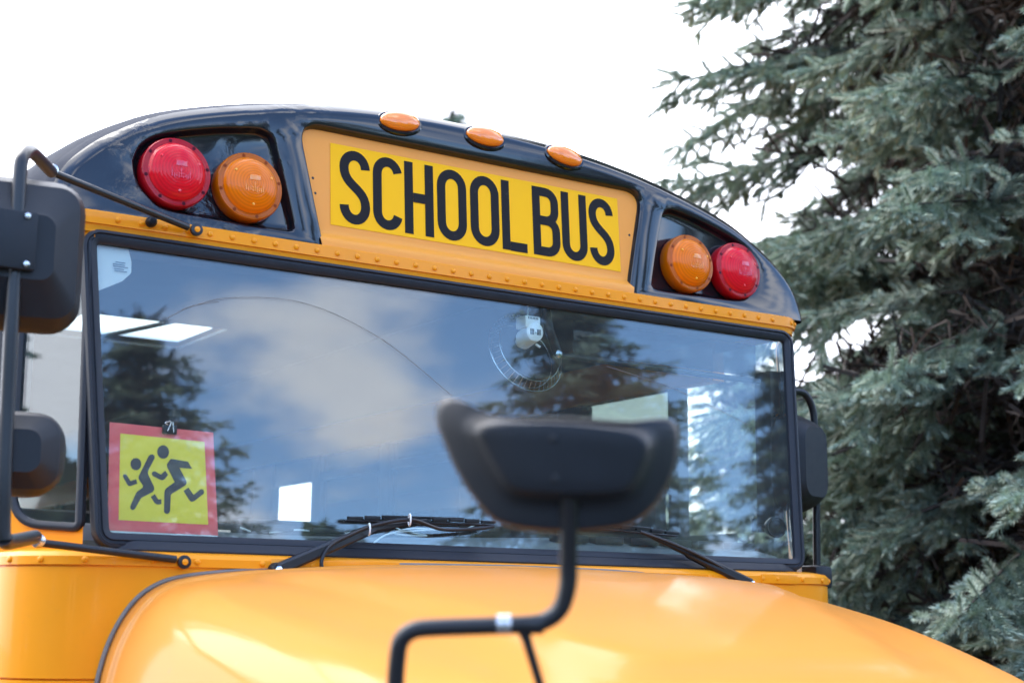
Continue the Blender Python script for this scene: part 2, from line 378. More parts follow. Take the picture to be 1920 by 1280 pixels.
# ---------------- roof cap: arch outline, rounded edge, recesses
ARCH_R = [(0, 2.996), (.2, 2.992), (.44, 2.970), (.66, 2.930), (.9, 2.860), (1.05, 2.780), (1.135, 2.710), (1.18, 2.650), (1.203, 2.585), (1.206, 2.552)]
half = smoothpath([(x, z, 0) for x, z in ARCH_R], 6)
arch = [Vector((-p.x, p.y)) for p in reversed(half)] + [Vector((p.x, p.y)) for p in half[1:]]      # left to right, (x,z)
def arch_off(d):
    out = []
    for i, p in enumerate(arch):
        t = (arch[min(i+1, len(arch)-1)]-arch[max(i-1, 0)]).normalized(); nrm = Vector((t.y, -t.x))
        q = p+nrm*d; q.y = max(q.y, 2.552) if i not in (0, len(arch)-1) else 2.552
        out.append(q)
    return out
RING = [(.0, .085), (.005, .055), (.015, .028), (.028, .011), (.040, .003), (.048, .0)]
V, F = [], []
rings = [arch_off(d) for d, _ in RING]; na = len(arch)
for (d, dy), rg in zip(RING, rings):
    for p in rg: V.append((p.x, capy(p.y)+dy, p.y))
EV = list(V[:3*na]); EF = [(i*na+k, i*na+k+1, (i+1)*na+k+1, (i+1)*na+k) for i in range(2) for k in range(na-1)]
mesh('cap_edge', EV, EF, M['skirt'], BUS)
for i in range(2, len(RING)-1):
    for k in range(na-1): F.append((i*na+k, i*na+k+1, (i+1)*na+k+1, (i+1)*na+k))
inner = [Vector((p.x, p.y)) for p in rings[-1]]
lampL = [(-1.004, 2.695), (-.985, 2.742), (-.928, 2.782), (-.80, 2.822), (-.685, 2.845), (-.645, 2.838), (-.622, 2.808), (-.573, 2.615), (-.573, 2.588), (-.600, 2.575), (-.76, 2.577), (-.915, 2.583), (-.965, 2.612), (-.994, 2.650)]
lampL = [Vector(p) for p in lampL]
lampL = resample([Vector((p.x, p.y)) for p in smoothpath([(q.x, q.y, 0) for q in lampL+[lampL[0]]], 5)[:-1]], 70)
lampR = [Vector((-p.x, p.y)) for p in reversed(lampL)]
sg = [(-.498, 2.552), (-.572, 2.888), (.572, 2.888), (.498, 2.552)]
sgl = rounded_poly([(x, z, 0) for x, z in sg], [.001, .06, .06, .001], 8)
signloop = [Vector((p.x, p.y)) for p in sgl]
# front plate: outer boundary = inner ring + bottom edge that steps round the sign opening
top_open = [p for p in signloop if p.y > 2.5525]
bottom_right = inner[-1]; bottom_left = inner[0]
outer = list(inner) + [Vector((.4985, 2.552))] + [p for p in reversed(top_open)] + [Vector((-.4985, 2.552))]
bm = fill_bm([[(p.x, capy(p.y), p.y) for p in outer], [(p.x, capy(p.y), p.y) for p in lampL], [(p.x, capy(p.y), p.y) for p in lampR]])
vb = len(V); bm.verts.ensure_lookup_table(); bm.verts.index_update()
V += [v.co.copy() for v in bm.verts]; F += [tuple(vb+v.index for v in f.verts) for f in bm.faces]; bm.free()
def recess(loop, steps, floor=True):
    base = len(V); n = len(loop)
    for d, dep in steps:
        for p in inset2(loop, d): V.append((p.x, capy(p.y)+dep, p.y))
    for i in range(len(steps)-1):
        for k in range(n): F.append((base+i*n+k, base+i*n+(k+1) % n, base+(i+1)*n+(k+1) % n, base+(i+1)*n+k))
    if floor: F.append(tuple(base+(len(steps)-1)*n+k for k in range(n)))
for lp in (lampL, lampR): recess(lp, [(0, 0), (.003, .0012), (.006, .005), (.010, .018), (.014, .026), (.020, .0285)])
# walls of the sign opening (top and sides), recessed 35 mm
wl = [Vector((.4985, 2.552))] + list(reversed(top_open)) + [Vector((-.4985, 2.552))]
ins = []
for i, p in enumerate(wl):
    t = (wl[min(i+1, len(wl)-1)]-wl[max(i-1, 0)]).normalized(); ins.append(Vector((-t.y, t.x)))
b0 = len(V); nW = len(wl); st = [(0, 0), (.004, .002), (.008, .008), (.016, .034)]
for d, dep in st:
    for p, q in zip(wl, ins): V.append((p.x+q.x*d, capy(p.y+q.y*d)+dep, p.y+q.y*d))
for i in range(len(st)-1):
    for k in range(nW-1): F.append((b0+i*nW+k, b0+i*nW+k+1, b0+(i+1)*nW+k+1, b0+(i+1)*nW+k))
me = bpy.data.meshes.new('roof_cap'); me.from_pydata([tuple(v) for v in V], [], F); me.update()
bm = bmesh.new(); bm.from_mesh(me); bmesh.ops.remove_doubles(bm, verts=bm.verts, dist=.0004); bmesh.ops.delete(bm, geom=[v for v in bm.verts if not v.link_faces], context='VERTS')
cap_o = frombm('roof_cap', bm, M['cap'], BUS, sharp=50); bpy.data.meshes.remove(me)
tag(cap_o, 'glossy black front roof cap, crazed and dented on one half', None)

# roof shell going back
V, F = [], []; sk = [(.175, 0), (.21, -.010), (.28, -.020), (.40, -.028), (.62, -.032)]
for y, off in sk:
    for p in arch_off(off): V.append((p.x, y+(capy(p.y)-.09 if y < .2 else 0), p.y))
for i in range(len(sk)-1):
    for k in range(na-1): F.append((i*na+k, i*na+k+1, (i+1)*na+k+1, (i+1)*na+k))
mesh('cap_skirt', V, F, M['skirt'], BUS)
V, F = [], []; ys = [.625, .8, 2.5, 3.12, 5, 9.2]
for y in ys:
    for p in arch_off(-.035): V.append((p.x, y, p.y))
for i in range(len(ys)-1):
    for k in range(na-1):
        xm = (arch[k].x+arch[k+1].x)/2
        if i == 2 and -.42 < xm < .36: continue
        F.append((i*na+k, i*na+k+1, (i+1)*na+k+1, (i+1)*na+k))
mesh('roof', V, F, M['yellow'], BUS)

# ---------------- header rail with rivets; plan follows the front and turns round both corners
def plan(hw, r, y0, yend, n=8):
    pts = [(-hw, yend)]
    for k in range(n+1):
        w = math.pi/2*k/n; pts.append((-hw+r-r*math.cos(w), y0+r-r*math.sin(w)))
    return pts+[(-x, y) for x, y in reversed(pts)]
def band(name, levels, material, parent, r=.12, yend=9.2, close=False):
    """levels: (z, halfwidth, y front)"""
    V, F = [], []; n = 0
    for z, hw, y0 in levels:
        p = plan(hw, r, y0, yend); n = len(p)
        for x, y in p: V.append((x, y, z))
    for i in range(len(levels)-1):
        for k in range(n-1): F.append((i*n+k, i*n+k+1, (i+1)*n+k+1, (i+1)*n+k))
    return mesh(name, V, F, material, parent, sharp=30)
rail = band('header_rail', [(2.504, 1.165, .085), (2.506, 1.173, .073), (2.524, 1.174, .071), (2.5245, 1.179, .066), (2.554, 1.180, .067), (2.556, 1.178, .069), (2.556, 1.165, .090)], M['yellow'], BUS, r=.09)
V, F = [], []
n = 10
prof = [(.0075, 0), (.0072, .0018), (.0052, .0038), (.0026, .0048)]
for r_, h in prof:
    for k in range(n): V.append((r_*math.cos(2*math.pi*k/n), -h, r_*math.sin(2*math.pi*k/n)))
for i in range(3):
    for k in range(n): F.append((i*n+k, i*n+(k+1) % n, (i+1)*n+(k+1) % n, (i+1)*n+k))
F.append(tuple(3*n+k for k in range(n)))
o = mesh('rivet', V, F, M['yellow'], rail); RIV = o.data
first = [o]
def rivet(loc, parent, rz=0):
    if first: q = first.pop(); q.parent = parent; q.location = loc; q.rotation_euler = (0, 0, rz); return q
    return share('rivet', RIV, loc, parent, (0, 0, rz))
for k in range(-18, 19): rivet((k*.0575, .0662, 2.539), rail)
for s in (-1, 1):
    for a in (18, 38, 60, 82):
        w = math.radians(a); rivet((s*(1.18-.09+.09*math.sin(w)), .0665+.09-.09*math.cos(w), 2.539), rail, s*w)

# ---------------- destination panel and sign
def py_(z):   # yellow panel: recessed, lower edge folds forward to the rail
    f = capy(z)+.022
    if z < 2.605: t = min(1, (2.605-z)/.035); t = t*t*(3-2*t); f -= t*.026
    return f
V, F = [], []; zs = [2.552, 2.558, 2.566, 2.574, 2.582, 2.590, 2.598, 2.606, 2.612, 2.65, 2.7, 2.75, 2.8, 2.85, 2.885]
xs = [i/40*2-1 for i in range(41)]
for z in zs:
    hw = .4995+(z-2.552)*.205
    for x in xs:
        # fold dies out towards the sides with rounded corners
        V.append((x*hw, py_(z)-.004*max(0, abs(x)-.94)/.06*(1 if z > 2.6 else 0), z))
for i in range(len(zs)-1):
    for k in range(40): F.append((i*41+k, i*41+k+1, (i+1)*41+k+1, (i+1)*41+k))
panel = mesh('sign_panel', V, F, M['panel'], BUS)
SZ0, SZ1, SHW = 2.6225, 2.8465, .4700
def signp(u, v, lift): return Vector((u+.006, capy(SZ0+v)+.022-lift, SZ0+v))
bm = bmesh.new()
vs = [bm.verts.new(signp(u, v, .0012)) for u, v in ((-SHW, 0), (SHW, 0), (SHW, .224), (-SHW, .224))]; bm.faces.new(vs)
decal = frombm('sign_decal', bm, M['decal'], panel, smooth=False)
decal['label'] = 'bright yellow reflective sheet lettered SCHOOL BUS'
LH, T = .203, .0265
def ell(cx, cy, a, b, a0, a1, n=14): return [(cx+a*math.cos(math.radians(a0+(a1-a0)*k/n)), cy+b*math.sin(math.radians(a0+(a1-a0)*k/n))) for k in range(n+1)]
def bez(p0, p1, p2, p3, n=12): return [tuple((1-t)**3*p0[i]+3*(1-t)**2*t*p1[i]+3*(1-t)*t*t*p2[i]+t**3*p3[i] for i in (0, 1)) for t in (k/n for k in range(1, n))]
def glyph(ch, w):
    h, t = LH, T; a = (w-t)/2; b = a*1.12; cx = w/2
    if ch == 'O':
        r = ell(cx, h-t/2-b, a, b, 0, 180)+ell(cx, t/2+b, a, b, 180, 360); return [r+[r[0]]]
    if ch == 'C': return [ell(cx, h-t/2-b, a, b, 12, 180)+ell(cx, t/2+b, a, b, 180, 348)]
    if ch == 'U': return [[(t/2, h), (t/2, t/2+b)]+ell(cx, t/2+b, a, b, 180, 360)[1:]+[(w-t/2, h)]]
    if ch == 'H': return [[(t/2, 0), (t/2, h)], [(w-t/2, 0), (w-t/2, h)], [(t, h*.51), (w-t, h*.51)]]
    if ch == 'L': return [[(t/2, 0), (t/2, h)], [(t, t*.46), (w, t*.46)]]
    if ch == 'B':
        m_ = h*.515; r1 = (h-t/2-m_)/2; r2 = (m_-t/2)/2; q = t*.9
        def bowl(y0, y1, r, ex): 
            cy = (y0+y1)/2; rr = (y1-y0)/2; k = min(rr, .030)
            return [(q, y1), (ex-k, y1)]+ell(ex-k, y1-k, k, k, 90, 0, 6)[1:]+ell(ex-k, y0+k, k, k, 0, -90, 6)+[(q, y0)]
        return [[(t/2, 0), (t/2, h)], bowl(m_, h-t/2, r1, w-t*.62), bowl(t/2, m_, r2, w-t/2)]
    if ch == 'S':
        yt, yb = h-t/2-b, t/2+b*1.05; d = yt-yb
        return [ell(cx, yt, a, b, 0, 180)+bez((cx-a, yt), (cx-a, yt-.52*d), (cx+a, yb+.52*d), (cx+a, yb))+ell(cx, yb, a, b*1.05, 0, -180)]
LET = [('S', -.4441, -.3545), ('C', -.3454, -.2565), ('H', -.2500, -.1603), ('O', -.1485, -.0550), ('O', -.0429, .0514), ('L', .0600, .1430), ('B', .1642, .2570), ('U', .2645, .3535), ('S', .3617, .4500)]
for ch, x0, x1 in LET:
    V, F = [], []
    for si, path in enumerate(glyph(ch, x1-x0)):
        P = [Vector(p) for p in path]; closed = (P[0]-P[-1]).length < 1e-6; n = len(P); base = len(V)
        for i, p in enumerate(P):
            if closed: a_, b_ = P[(i-1) % (n-1)], P[(i+1) % (n-1)]
            else: a_, b_ = P[max(i-1, 0)], P[min(i+1, n-1)]
            t1 = (p-a_).normalized() if (p-a_).length > 1e-7 else (b_-p).normalized(); t2 = (b_-p).normalized() if (b_-p).length > 1e-7 else t1
            t = (t1+t2).normalized(); nr = Vector((-t.y, t.x)); sc = 1/max(.7, t.dot(t1))
            for sgn in (-1, 1):
                q = p+nr*sgn*T/2*sc; V.append(signp(x0+q.x, .0105+q.y, .0019+si*.0003))
        for i in range(n-1): F.append((base+2*i, base+2*i+1, base+2*i+3, base+2*i+2))
    o = mesh('letter', V, F, M['ink'], panel, smooth=False); o['label'] = 'black condensed capital letter ' + ch
# small fixing screws on the panel
for x, z in ((-.515, 2.74), (.515, 2.74), (-.508, 2.70)):
    lathe('panel_screw', [(.004, 0), (.004, .0012), (.002, .002)], M['dark'], panel, 10, loc=(x, capy(z)+.022, z))

# ---------------- warning lamps
def warning_lamp(x, z, material, label):
    yb = capy(z)+.0435-.019
    o = lathe('warning_lamp', [(.080, -.022), (.080, -.002), (.085, 0), (.0865, .010), (.0858, .030), (.0848, .034), (.0825, .037), (.0715, .0375), (.0705, .0385), (.0685, .043), (.062, .0505), (.050, .0575), (.036, .0625), (.020, .0655), (.008, .0665)], M['tint_red'] if 'red' in label else M['tint_amber'], BUS, 56, loc=(x, yb, z))
    lathe('reflector', [(.068, .004), (.066, .030), (.052, .016), (.030, .008), (.012, .006)], M['reflector'], o, 40)
    lathe('bulb', [(.012, .008), (.012, .022), (.009, .032), (.004, .036)], M['reflector'], o, 16)
    o.rotation_euler = (-math.atan(.0737), 0, 0); o.scale = (1.03, 1.03, 1.03); o['label'] = label
    V, F = [], []
    for k in range(8):
        w = 2*math.pi*(k+.3)/8
        s_ = lathe('lamp_screw', [(.0045, 0), (.0045, .001), (.002, .0014)], M['lamp_screw_'+('r' if 'red' in label else 'a')], o, 10, loc=(.0772*math.cos(w), -.0368, .0772*math.sin(w)))
    for (a, c) in ((-.045, .028), (.046, .02), (.0, -.052)):
        hh = .0625-((a*a+c*c)**.5-.036)*.42
        lathe('lens_peg', [(.0035, 0), (.0033, .004), (.0015, .005)], material, o, 8, loc=(a, -hh+.002, c))
    bm = bmesh.new()
    for k in range(9): add_box(bm, ((k-4)*.0055, -.0655+abs(k-4)*.0004, -.010-(k % 2)*.002), (.0022, .0022, .024), 0)
    frombm('bulb_ribs', bm, material, o)
    box('moulded_block', (.0, -.0662, .012), (.027, .003, .013), material, o, .001)
    return o
M['lamp_screw_r'] = mat('screw_dark_red', (.07, .004, .012), .6, spec=.1); M['lamp_screw_a'] = mat('screw_dark_amber', (.22, .04, .004), .6, spec=.1)
warning_lamp(-.894, 2.679, M['lens_red'], 'red warning lamp in the dented half of the cap')
warning_lamp(-.703, 2.676, M['lens_amber'], 'amber warning lamp in the dented half of the cap')
warning_lamp(.716, 2.674, M['lens_amber'], 'amber warning lamp in the smooth half of the cap')
warning_lamp(.906, 2.677, M['lens_red'], 'red warning lamp in the smooth half of the cap')

# ---------------- clearance lamps
def clearance(x, z):
    n, rw, rh = 36, .0600, .0292; V, F = [], []
    pr = [(1.0, 0), (1.0, .008), (.94, .014), (.78, .0195), (.5, .0235), (.2, .0250)]
    for s_, h in pr:
        for k in range(n):
            w = 2*math.pi*k/n; V.append((rw*s_*math.cos(w), -h, rh*s_*math.sin(w)))
    for i in range(len(pr)-1):
        for k in range(n): F.append((i*n+k, i*n+(k+1) % n, (i+1)*n+(k+1) % n, (i+1)*n+k))
    F.append(tuple((len(pr)-1)*n+k for k in range(n)))
    o = mesh('clearance_lamp', V, F, M['amber_small'], BUS); tilt = math.radians(-24 if x == 0 else -22)
    o.location = (x, capy(z)+.003, z); o.rotation_euler = (tilt, math.radians(x*22), 0)
    V, F = [], []; pr = [(1.17, -.006), (1.17, .001), (1.10, .0045), (1.02, .004), (1.0, .0)]
    for s_, h in pr:
        for k in range(n):
            w = 2*math.pi*k/n; V.append((rw*(s_)*math.cos(w), -h, (rh+(s_-1)*rw)*math.sin(w)))
    for i in range(len(pr)-1):
        for k in range(n): F.append((i*n+k, i*n+(k+1) % n, (i+1)*n+(k+1) % n, (i+1)*n+k))
    mesh('lamp_bezel', V, F, M['cap'], o)
    for sx in (-1, 1): lathe('lamp_screw', [(.0036, 0), (.0034, .0015), (.0015, .002)], M['steel'], o, 10, loc=(sx*.046, -.0165, .002))
for x in (-.271, 0, .271): clearance(x+.004, 2.9435 - (.008 if x else 0))

# ---------------- windshield, seals, quarter windows
wl = rounded_poly([(-1.043, 1.800, 0), (1.043, 1.800, 0), (1.088, 2.482, 0), (-1.088, 2.482, 0)], .018, 5)
wloop = [Vector((p.x, wy(p.y), p.y)) for p in wl]; WN = Vector((0, -1, TW)).normalized()
n = len(wloop)
V = [p for p in wloop]+[p-WN*.006 for p in wloop]
F = [tuple(range(n)), tuple(range(2*n-1, n-1, -1))]+[(i, (i+1) % n, n+(i+1) % n, n+i) for i in range(n)]
ws = mesh('windshield', V, F, M['glass'], BUS, smooth=False); tag(ws, 'wide windshield pane mirroring blue sky and spruces', None)
for pts in ([(330, 585), (420, 563), (560, 573), (700, 640), (825, 745)], [(300, 602), (350, 578), (400, 570)], [(1120, 690), (1250, 735), (1380, 800)]):
    tube('glass_scratch', [p+Vector((0, wy(p.z)-.10-.0006, 0)) for p in smoothpath([at(x, y, y=.10) for x, y in pts], 8)], .0007, M['sealgrey'], ws, 4)
sealprof = [(-.006, -.004), (-.006, .006), (0, .011), (.010, .013), (.013, .009), (.017, .009), (.020, .014), (.027, .012), (.030, .004), (.030, -.012)]
seal = sweep_loop('windshield_seal', wloop, sealprof, lambda i: WN, M['rubber'], BUS)
wiresp = [at(520, 1010, y=.03), ]
band('lower_seal_strip', [(1.760, 1.10, -.030), (1.762, 1.105, -.036), (1.770, 1.105, -.038), (1.774, 1.104, -.033), (1.790, 1.100, -.020)], M['rubber'], BUS, r=.16, yend=.06)
def quarter(s):
    A = Vector((s*1.098, .030)); B = Vector((s*1.222, .205)); D = (B-A); Lq = D.length; D.normalize()
    def q(u, z, off=0):
        p = A+D*u; nx = Vector((s*abs(D.y), -abs(D.x))); return Vector((p.x+nx.x*off, p.y+nx.y*off+wy(z)*.55, z))
    nrm = Vector((s*abs(D.y), -abs(D.x), .06)).normalized()
    gl = rounded_poly([(.0, 1.822, 0), (.178, 1.835, 0), (.172, 2.478, 0), (.004, 2.478, 0)], [.01, .085, .02, .01], 8)
    loop = [q(p.x, p.y) for p in gl]; n = len(loop)
    if s > 0: loop = loop[::-1]
    V = loop+[p-nrm*.005 for p in loop]
    F = [tuple(range(n)), tuple(range(2*n-1, n-1, -1))]+[(i, (i+1) % n, n+(i+1) % n, n+i) for i in range(n)]
    mesh('quarter_window', V, F, M['glass'], BUS, smooth=False)
    pr = [(-.004, -.004), (-.004, .005), (.003, .009), (.010, .009), (.015, .005), (.015, -.008)]
    if s < 0: lp = [q(p.x, p.y) for p in gl][::-1]
    else: lp = [q(p.x, p.y) for p in gl]
    sweep_loop('quarter_seal', lp, [(u if True else -u, v) for u, v in pr], lambda i: nrm, M['rubber'], BUS)
    outer = [q(-.012, 1.735), q(.235, 1.735), q(.235, 2.508), q(-.012, 2.508)]
    bm = fill_bm([outer, [q(p.x, p.y) for p in gl]]); bmesh.ops.translate(bm, verts=bm.verts, vec=-nrm*.004)
    frombm('corner_panel', bm, M['yellow'], BUS, smooth=False)
    V = []
    for z in (1.93, 2.505):
        for u, off in ((.190, -.002), (.190, .010), (.262, .012), (.262, -.002)): V.append(q(u, z, off))
    mesh('corner_post', V, [(0, 1, 2, 3), (7, 6, 5, 4), (0, 4, 5, 1), (1, 5, 6, 2), (2, 6, 7, 3), (3, 7, 4, 0)], M['rubber'], BUS, smooth=False)
quarter(-1); quarter(1)

# ---------------- cowl under the windshield
cowl = band('cowl_strip', [(1.700, 1.225, -.052), (1.7325, 1.226, -.055), (1.7335, 1.234, -.0605), (1.752, 1.234, -.060), (1.762, 1.228, -.052), (1.768, 1.205, -.030), (1.770, 1.15, .02)], M['yellow'], BUS, r=.20, yend=.6)
V, F = [], []
band('cowl', [(.75, 1.235, -.055), (1.4860, 1.236, -.056), (1.4875, 1.228, -.050), (1.4895, 1.228, -.050), (1.491, 1.236, -.056), (1.7285, 1.232, -.056), (1.7310, 1.222, -.046)], M['yellow'], BUS, r=.20, yend=.6)
for px in (100, 181, 286, 370, 492, 585, 700, 780, 1240, 1330, 1430, 1457, 1505):
    p = at(px, 1045+px*.022, y=-.06)
    if abs(p.x) < 1.03: rivet((p.x, -.0602, 1.745), cowl)
for w in (20, 48, 75):
    a = math.radians(w)
    for s in (-1, 1): rivet((s*(1.234-.20+.20*math.sin(a)), -.0605+.20-.20*math.cos(a), 1.744), cowl, s*a)
# cover plates on the cowl strip
for cx, wd in ((-.50, .34), (.92, .14)):
    box('cowl_plate', (cx, -.0612, 1.7445), (wd, .003, .026), M['yellow'], cowl, .0008)

# ---------------- hood
def zt(y):
    pts = [(-.05, 1.752), (-.167, 1.745), (-.30, 1.725), (-.463, 1.692), (-.64, 1.651), (-.84, 1.595), (-1.05, 1.528), (-1.25, 1.44), (-1.40, 1.33), (-1.50, 1.17), (-1.53, .95)]
    for i in range(len(pts)-1):
        if y >= pts[i+1][0]:
            a, b = pts[i], pts[i+1]; t = (y-a[0])/(b[0]-a[0]); return a[1]+(b[1]-a[1])*t
    return pts[-1][1]
DROP = [(0, 0), (.40, .006), (.675, .022), (.80, .034), (.87, .044), (.915, .056), (.955, .078), (.985, .107), (1.010, .145), (1.030, .190), (1.043, .235), (1.052, .285), (1.058, .36), (1.060, .47), (1.060, .75)]
def sstep(a, b, x): t = min(1, max(0, (x-a)/(b-a))); return t*t*(3-2*t)
secs = smoothpath([(x, -d, 0) for x, d in DROP], 5); sec = [Vector((-p.x, p.y)) for p in reversed(secs)]+[Vector((p.x, p.y)) for p in secs[1:]]
yl = [-.058, -.062, -.070, -.080, -.092, -.100, -.106, -.112]+[-.12-.02*i for i in range(71)]
yl = [y for y in yl if y > -1.53]
zs_ = [zt(y) for y in yl]
for _ in range(40): zs_ = [zs_[0]]+[(zs_[i-1]+2*zs_[i]+zs_[i+1])/4 for i in range(1, len(zs_)-1)]+[zs_[-1]]
V, F = [], []; ns = len(sec)
for j, y in enumerate(yl):
    tp = (-.058-y)
    sc = 1-.14*sstep(.1, 1.5, tp)
    for p in sec:
        x = p.x*sc; z = zs_[j]+p.y*(1+.12*tp)
        eb = .80-.41*tp                                  # half width of the raised centre
        bl = .020*sstep(eb+.03, eb-.035, abs(x))*sstep(-1.08, -1.00, y)*sstep(0, .25, tp)
        fl = .012*math.exp(-((abs(x)-eb-.16)/.07)**2)*sstep(.1, .5, tp)          # soft valley beside it
        lip = .007*sstep(.052, .044, tp)*(1 if tp > .003 else .3)                # raised rear lip
        nx = abs(p.x)/1.06
        V.append((x*(1+lip/.9*nx), y, z+bl-fl*.5+lip*(1-nx*.6)))
for j in range(len(yl)-1):
    for k in range(ns-1): F.append((j*ns+k, j*ns+k+1, (j+1)*ns+k+1, (j+1)*ns+k))
hood = mesh('hood', V, F, M['hood'], BUS, sharp=60); tag(hood, 'glossy orange yellow hood with raised centre', None)
# grey weatherstrip along the hood's rear edge
V, F = [], []
add_tube(V, F, [(p.x*1.012, -.0555, 1.752+p.y+.004) for p in sec if p.y > -.6], .0055, 8)
mesh('hood_seal', V, F, M['sealgrey'], hood)
# grille, bumper, headlamps, fenders below the frame
box('grille', (0, -1.50, .98), (1.15, .05, .5), M['dark'], BUS, .01)
for k in range(7): box('grille_bar', (0, -1.535, .78+k*.065), (1.12, .02, .03), M['chrome'], BUS, .004)
for s in (-1, 1): lathe('headlamp', [(.10, 0), (.10, .03), (.085, .045), (.04, .055)], M['clear'], BUS, 24, loc=(s*.74, -1.50, 1.0))
box('bumper', (0, -1.68, .58), (2.36, .14, .28), M['satin'], BUS, .03)
for s in (-1, 1):
    V, F = [], []; arcn = 14
    for xx in (.82, 1.16):
        for k in range(arcn+1):
            w = math.pi*k/arcn
            for r in (.56, .62): V.append((s*xx, -.80+math.cos(w)*r, .52+math.sin(w)*r))
    m2 = 2*(arcn+1)
    for k in range(arcn):
        a = 2*k
        F += [(a, a+1, a+3, a+2), (m2+a, m2+a+2, m2+a+3, m2+a+1), (a+1, m2+a+1, m2+a+3, a+3), (a, a+2, m2+a+2, m2+a)]
    mesh('fender', V, F, M['yellow'], BUS)
    for yy in (-.80, 6.4):
        w_ = lathe('wheel', [(.22, .0), (.46, .0), (.50, .03), (.50, .25), (.46, .28), (.30, .28), (.28, .24)], M['tyre'], BUS, 40, axis='Z', loc=(s*.86, yy, .50))
        w_.rotation_euler = (0, s*math.pi/2, 0)
        lathe('rim', [(.29, .20), (.27, .255), (.12, .23), (.10, .29), (.04, .30)], M['steel'], w_, 28, axis='Z')

# ---------------- body sides with window openings, floor, ceiling, rear
bm = bmesh.new()
for s, name in ((-1, 'side'), (1, 'side')):
    bm = bmesh.new(); x = s*1.19
    add_box(bm, (x, 4.85, 1.235), (.05, 8.7, 1.33), .004); add_box(bm, (x, 4.85, 2.48), (.05, 8.7, .13), .004)
    frombm('body_side', bm, M['yellow'], BUS)
    ops = [(.30, .69), (.745, 1.25)] if s > 0 else [(.32, .62), (.66, .98)]
    y = 1.42
    while y < 8.6: ops.append((y, y+(.62 if not 3.4 < y < 3.9 else .47))); y += .715
    edges = [.225]+[e for o_ in ops for e in o_]+[9.2]
    for i in range(0, len(edges), 2):
        if edges[i+1]-edges[i] > .005: box('window_post', (x, (edges[i]+edges[i+1])/2, 2.158), (.046, edges[i+1]-edges[i], .512), M['liner'] if i else M['satin'], BUS, .002)
    for a, b in ops:
        w_ = box('side_window', (x, (a+b)/2, 2.158), (.006, b-a, .512), M['clear'] if b < .7 or 3.5 < a < 3.9 else M['grey_glass'] if b < 1.3 else M['tint'], BUS, 0)
        if 3.5 < a < 3.9:
            box('window_sash', (x, (a+b)/2, 2.355), (.03, b-a, .13), M['satin'], w_, .002); box('window_ledge', (x, (a+b)/2, 1.98), (.03, b-a, .16), M['satin'], w_, .002)
        elif b > 1.3: box('window_sash', (x, (a+b)/2, 2.31), (.03, b-a, .04), M['satin'], w_, .002)
    box('inner_lining', (s*1.158, 4.62, 1.463), (.012, 8.46, .88), M['liner'], BUS, .002)
box('floor', (0, 4.6, .98), (2.3, 9.1, .06), M['liner'], BUS, .003)
box('side_console', (1.13, 1.0, 2.0), (.05, .52, .24), M['liner'], BUS, .01)
CZ = 2.80
bm = bmesh.new()
add_box(bm, (0, 1.47, CZ), (1.7, 2.05, .012)); add_box(bm, (0, 6.10, CZ), (1.7, 6.05, .012)); add_box(bm, (-.60, 2.785, CZ), (.50, .58, .012)); add_box(bm, (.55, 2.785, CZ), (.60, .58, .012))
for s in (-1, 1): add_box(bm, (s*1.005, 4.8, 2.675), (.40, 8.7, .012), 0, Matrix.Rotation(s*.62, 3, 'Y'))
frombm('ceiling', bm, M['ceil'], BUS, smooth=False)
hm = bpy.data.materials.new('hatch_translucent'); hm.use_nodes = True; t_ = hm.node_tree; t_.nodes.clear()
o_ = t_.nodes.new('ShaderNodeOutputMaterial'); tl = t_.nodes.new('ShaderNodeBsdfTranslucent'); tl.inputs[0].default_value = (.92, .95, .93, 1); t_.links.new(tl.outputs[0], o_.inputs[0])
h_ = box('roof_hatch', (-.05, 2.785, CZ+.03), (.60, .57, .006), hm, BUS, 0)
box('hatch_bar', (-.03, 2.785, CZ+.012), (.03, .60, .012), M['satin'], h_, .001, Matrix.Rotation(.25, 3, 'Z'))
bm = bmesh.new(); add_box(bm, (0, 9.17, 1.45), (2.3, .05, .95)); add_box(bm, (0, 9.17, 2.6), (2.2, .05, .4)); add_box(bm, (-.95, 9.17, 2.15), (.4, .05, .52)); add_box(bm, (.95, 9.17, 2.15), (.4, .05, .52)); add_box(bm, (0, 9.17, 2.15), (.1, .05, .52))
frombm('rear_wall', bm, M['yellow'], BUS, smooth=False)
box('firewall', (0, .05, 1.35), (2.2, .04, .75), M['liner'], BUS, .004)
# inner header and bulkhead post behind the glass
box('inner_header', (0, .24, 2.56), (2.2, .16, .10), M['liner'], BUS, .01)
for k in range(5):
    for s in (-1, 1):
        yy = 2.1+k*1.15
        st_ = box('passenger_seat', (s*.68, yy, 1.45), (.86, .42, .14), M['seat'], BUS, .04)
        box('seat_back', (s*.68, yy+.26, 1.71), (.86, .10, .60), M['seat'], st_, .04)
# dashboard and vents
V = []; xs = [-1.08+i*.12 for i in range(19)]
rows = [(.030, 1.786), (.065, 1.820), (.15, 1.838), (.34, 1.842), (.55, 1.82), (.62, 1.40)]
F = []
for y, z in rows:
    for x in xs: V.append((x, y+.06*(x/1.1)**2, z+.012*math.sin(x*3)))
for i in range(len(rows)-1):
    for k in range(18): F.append((i*19+k, i*19+k+1, (i+1)*19+k+1, (i+1)*19+k))
dash = mesh('dashboard', V, F, M['dash'], BUS)
for k in range(6): box('defroster_vent', (.28+k*.125, .085+.02*k/6, 1.842), (.10, .05, .022), M['dark'], dash, .005)
for k in range(3): box('defroster_vent', (-.74+k*.14, .085, 1.836), (.09, .04, .014), M['dark'], dash, .004)
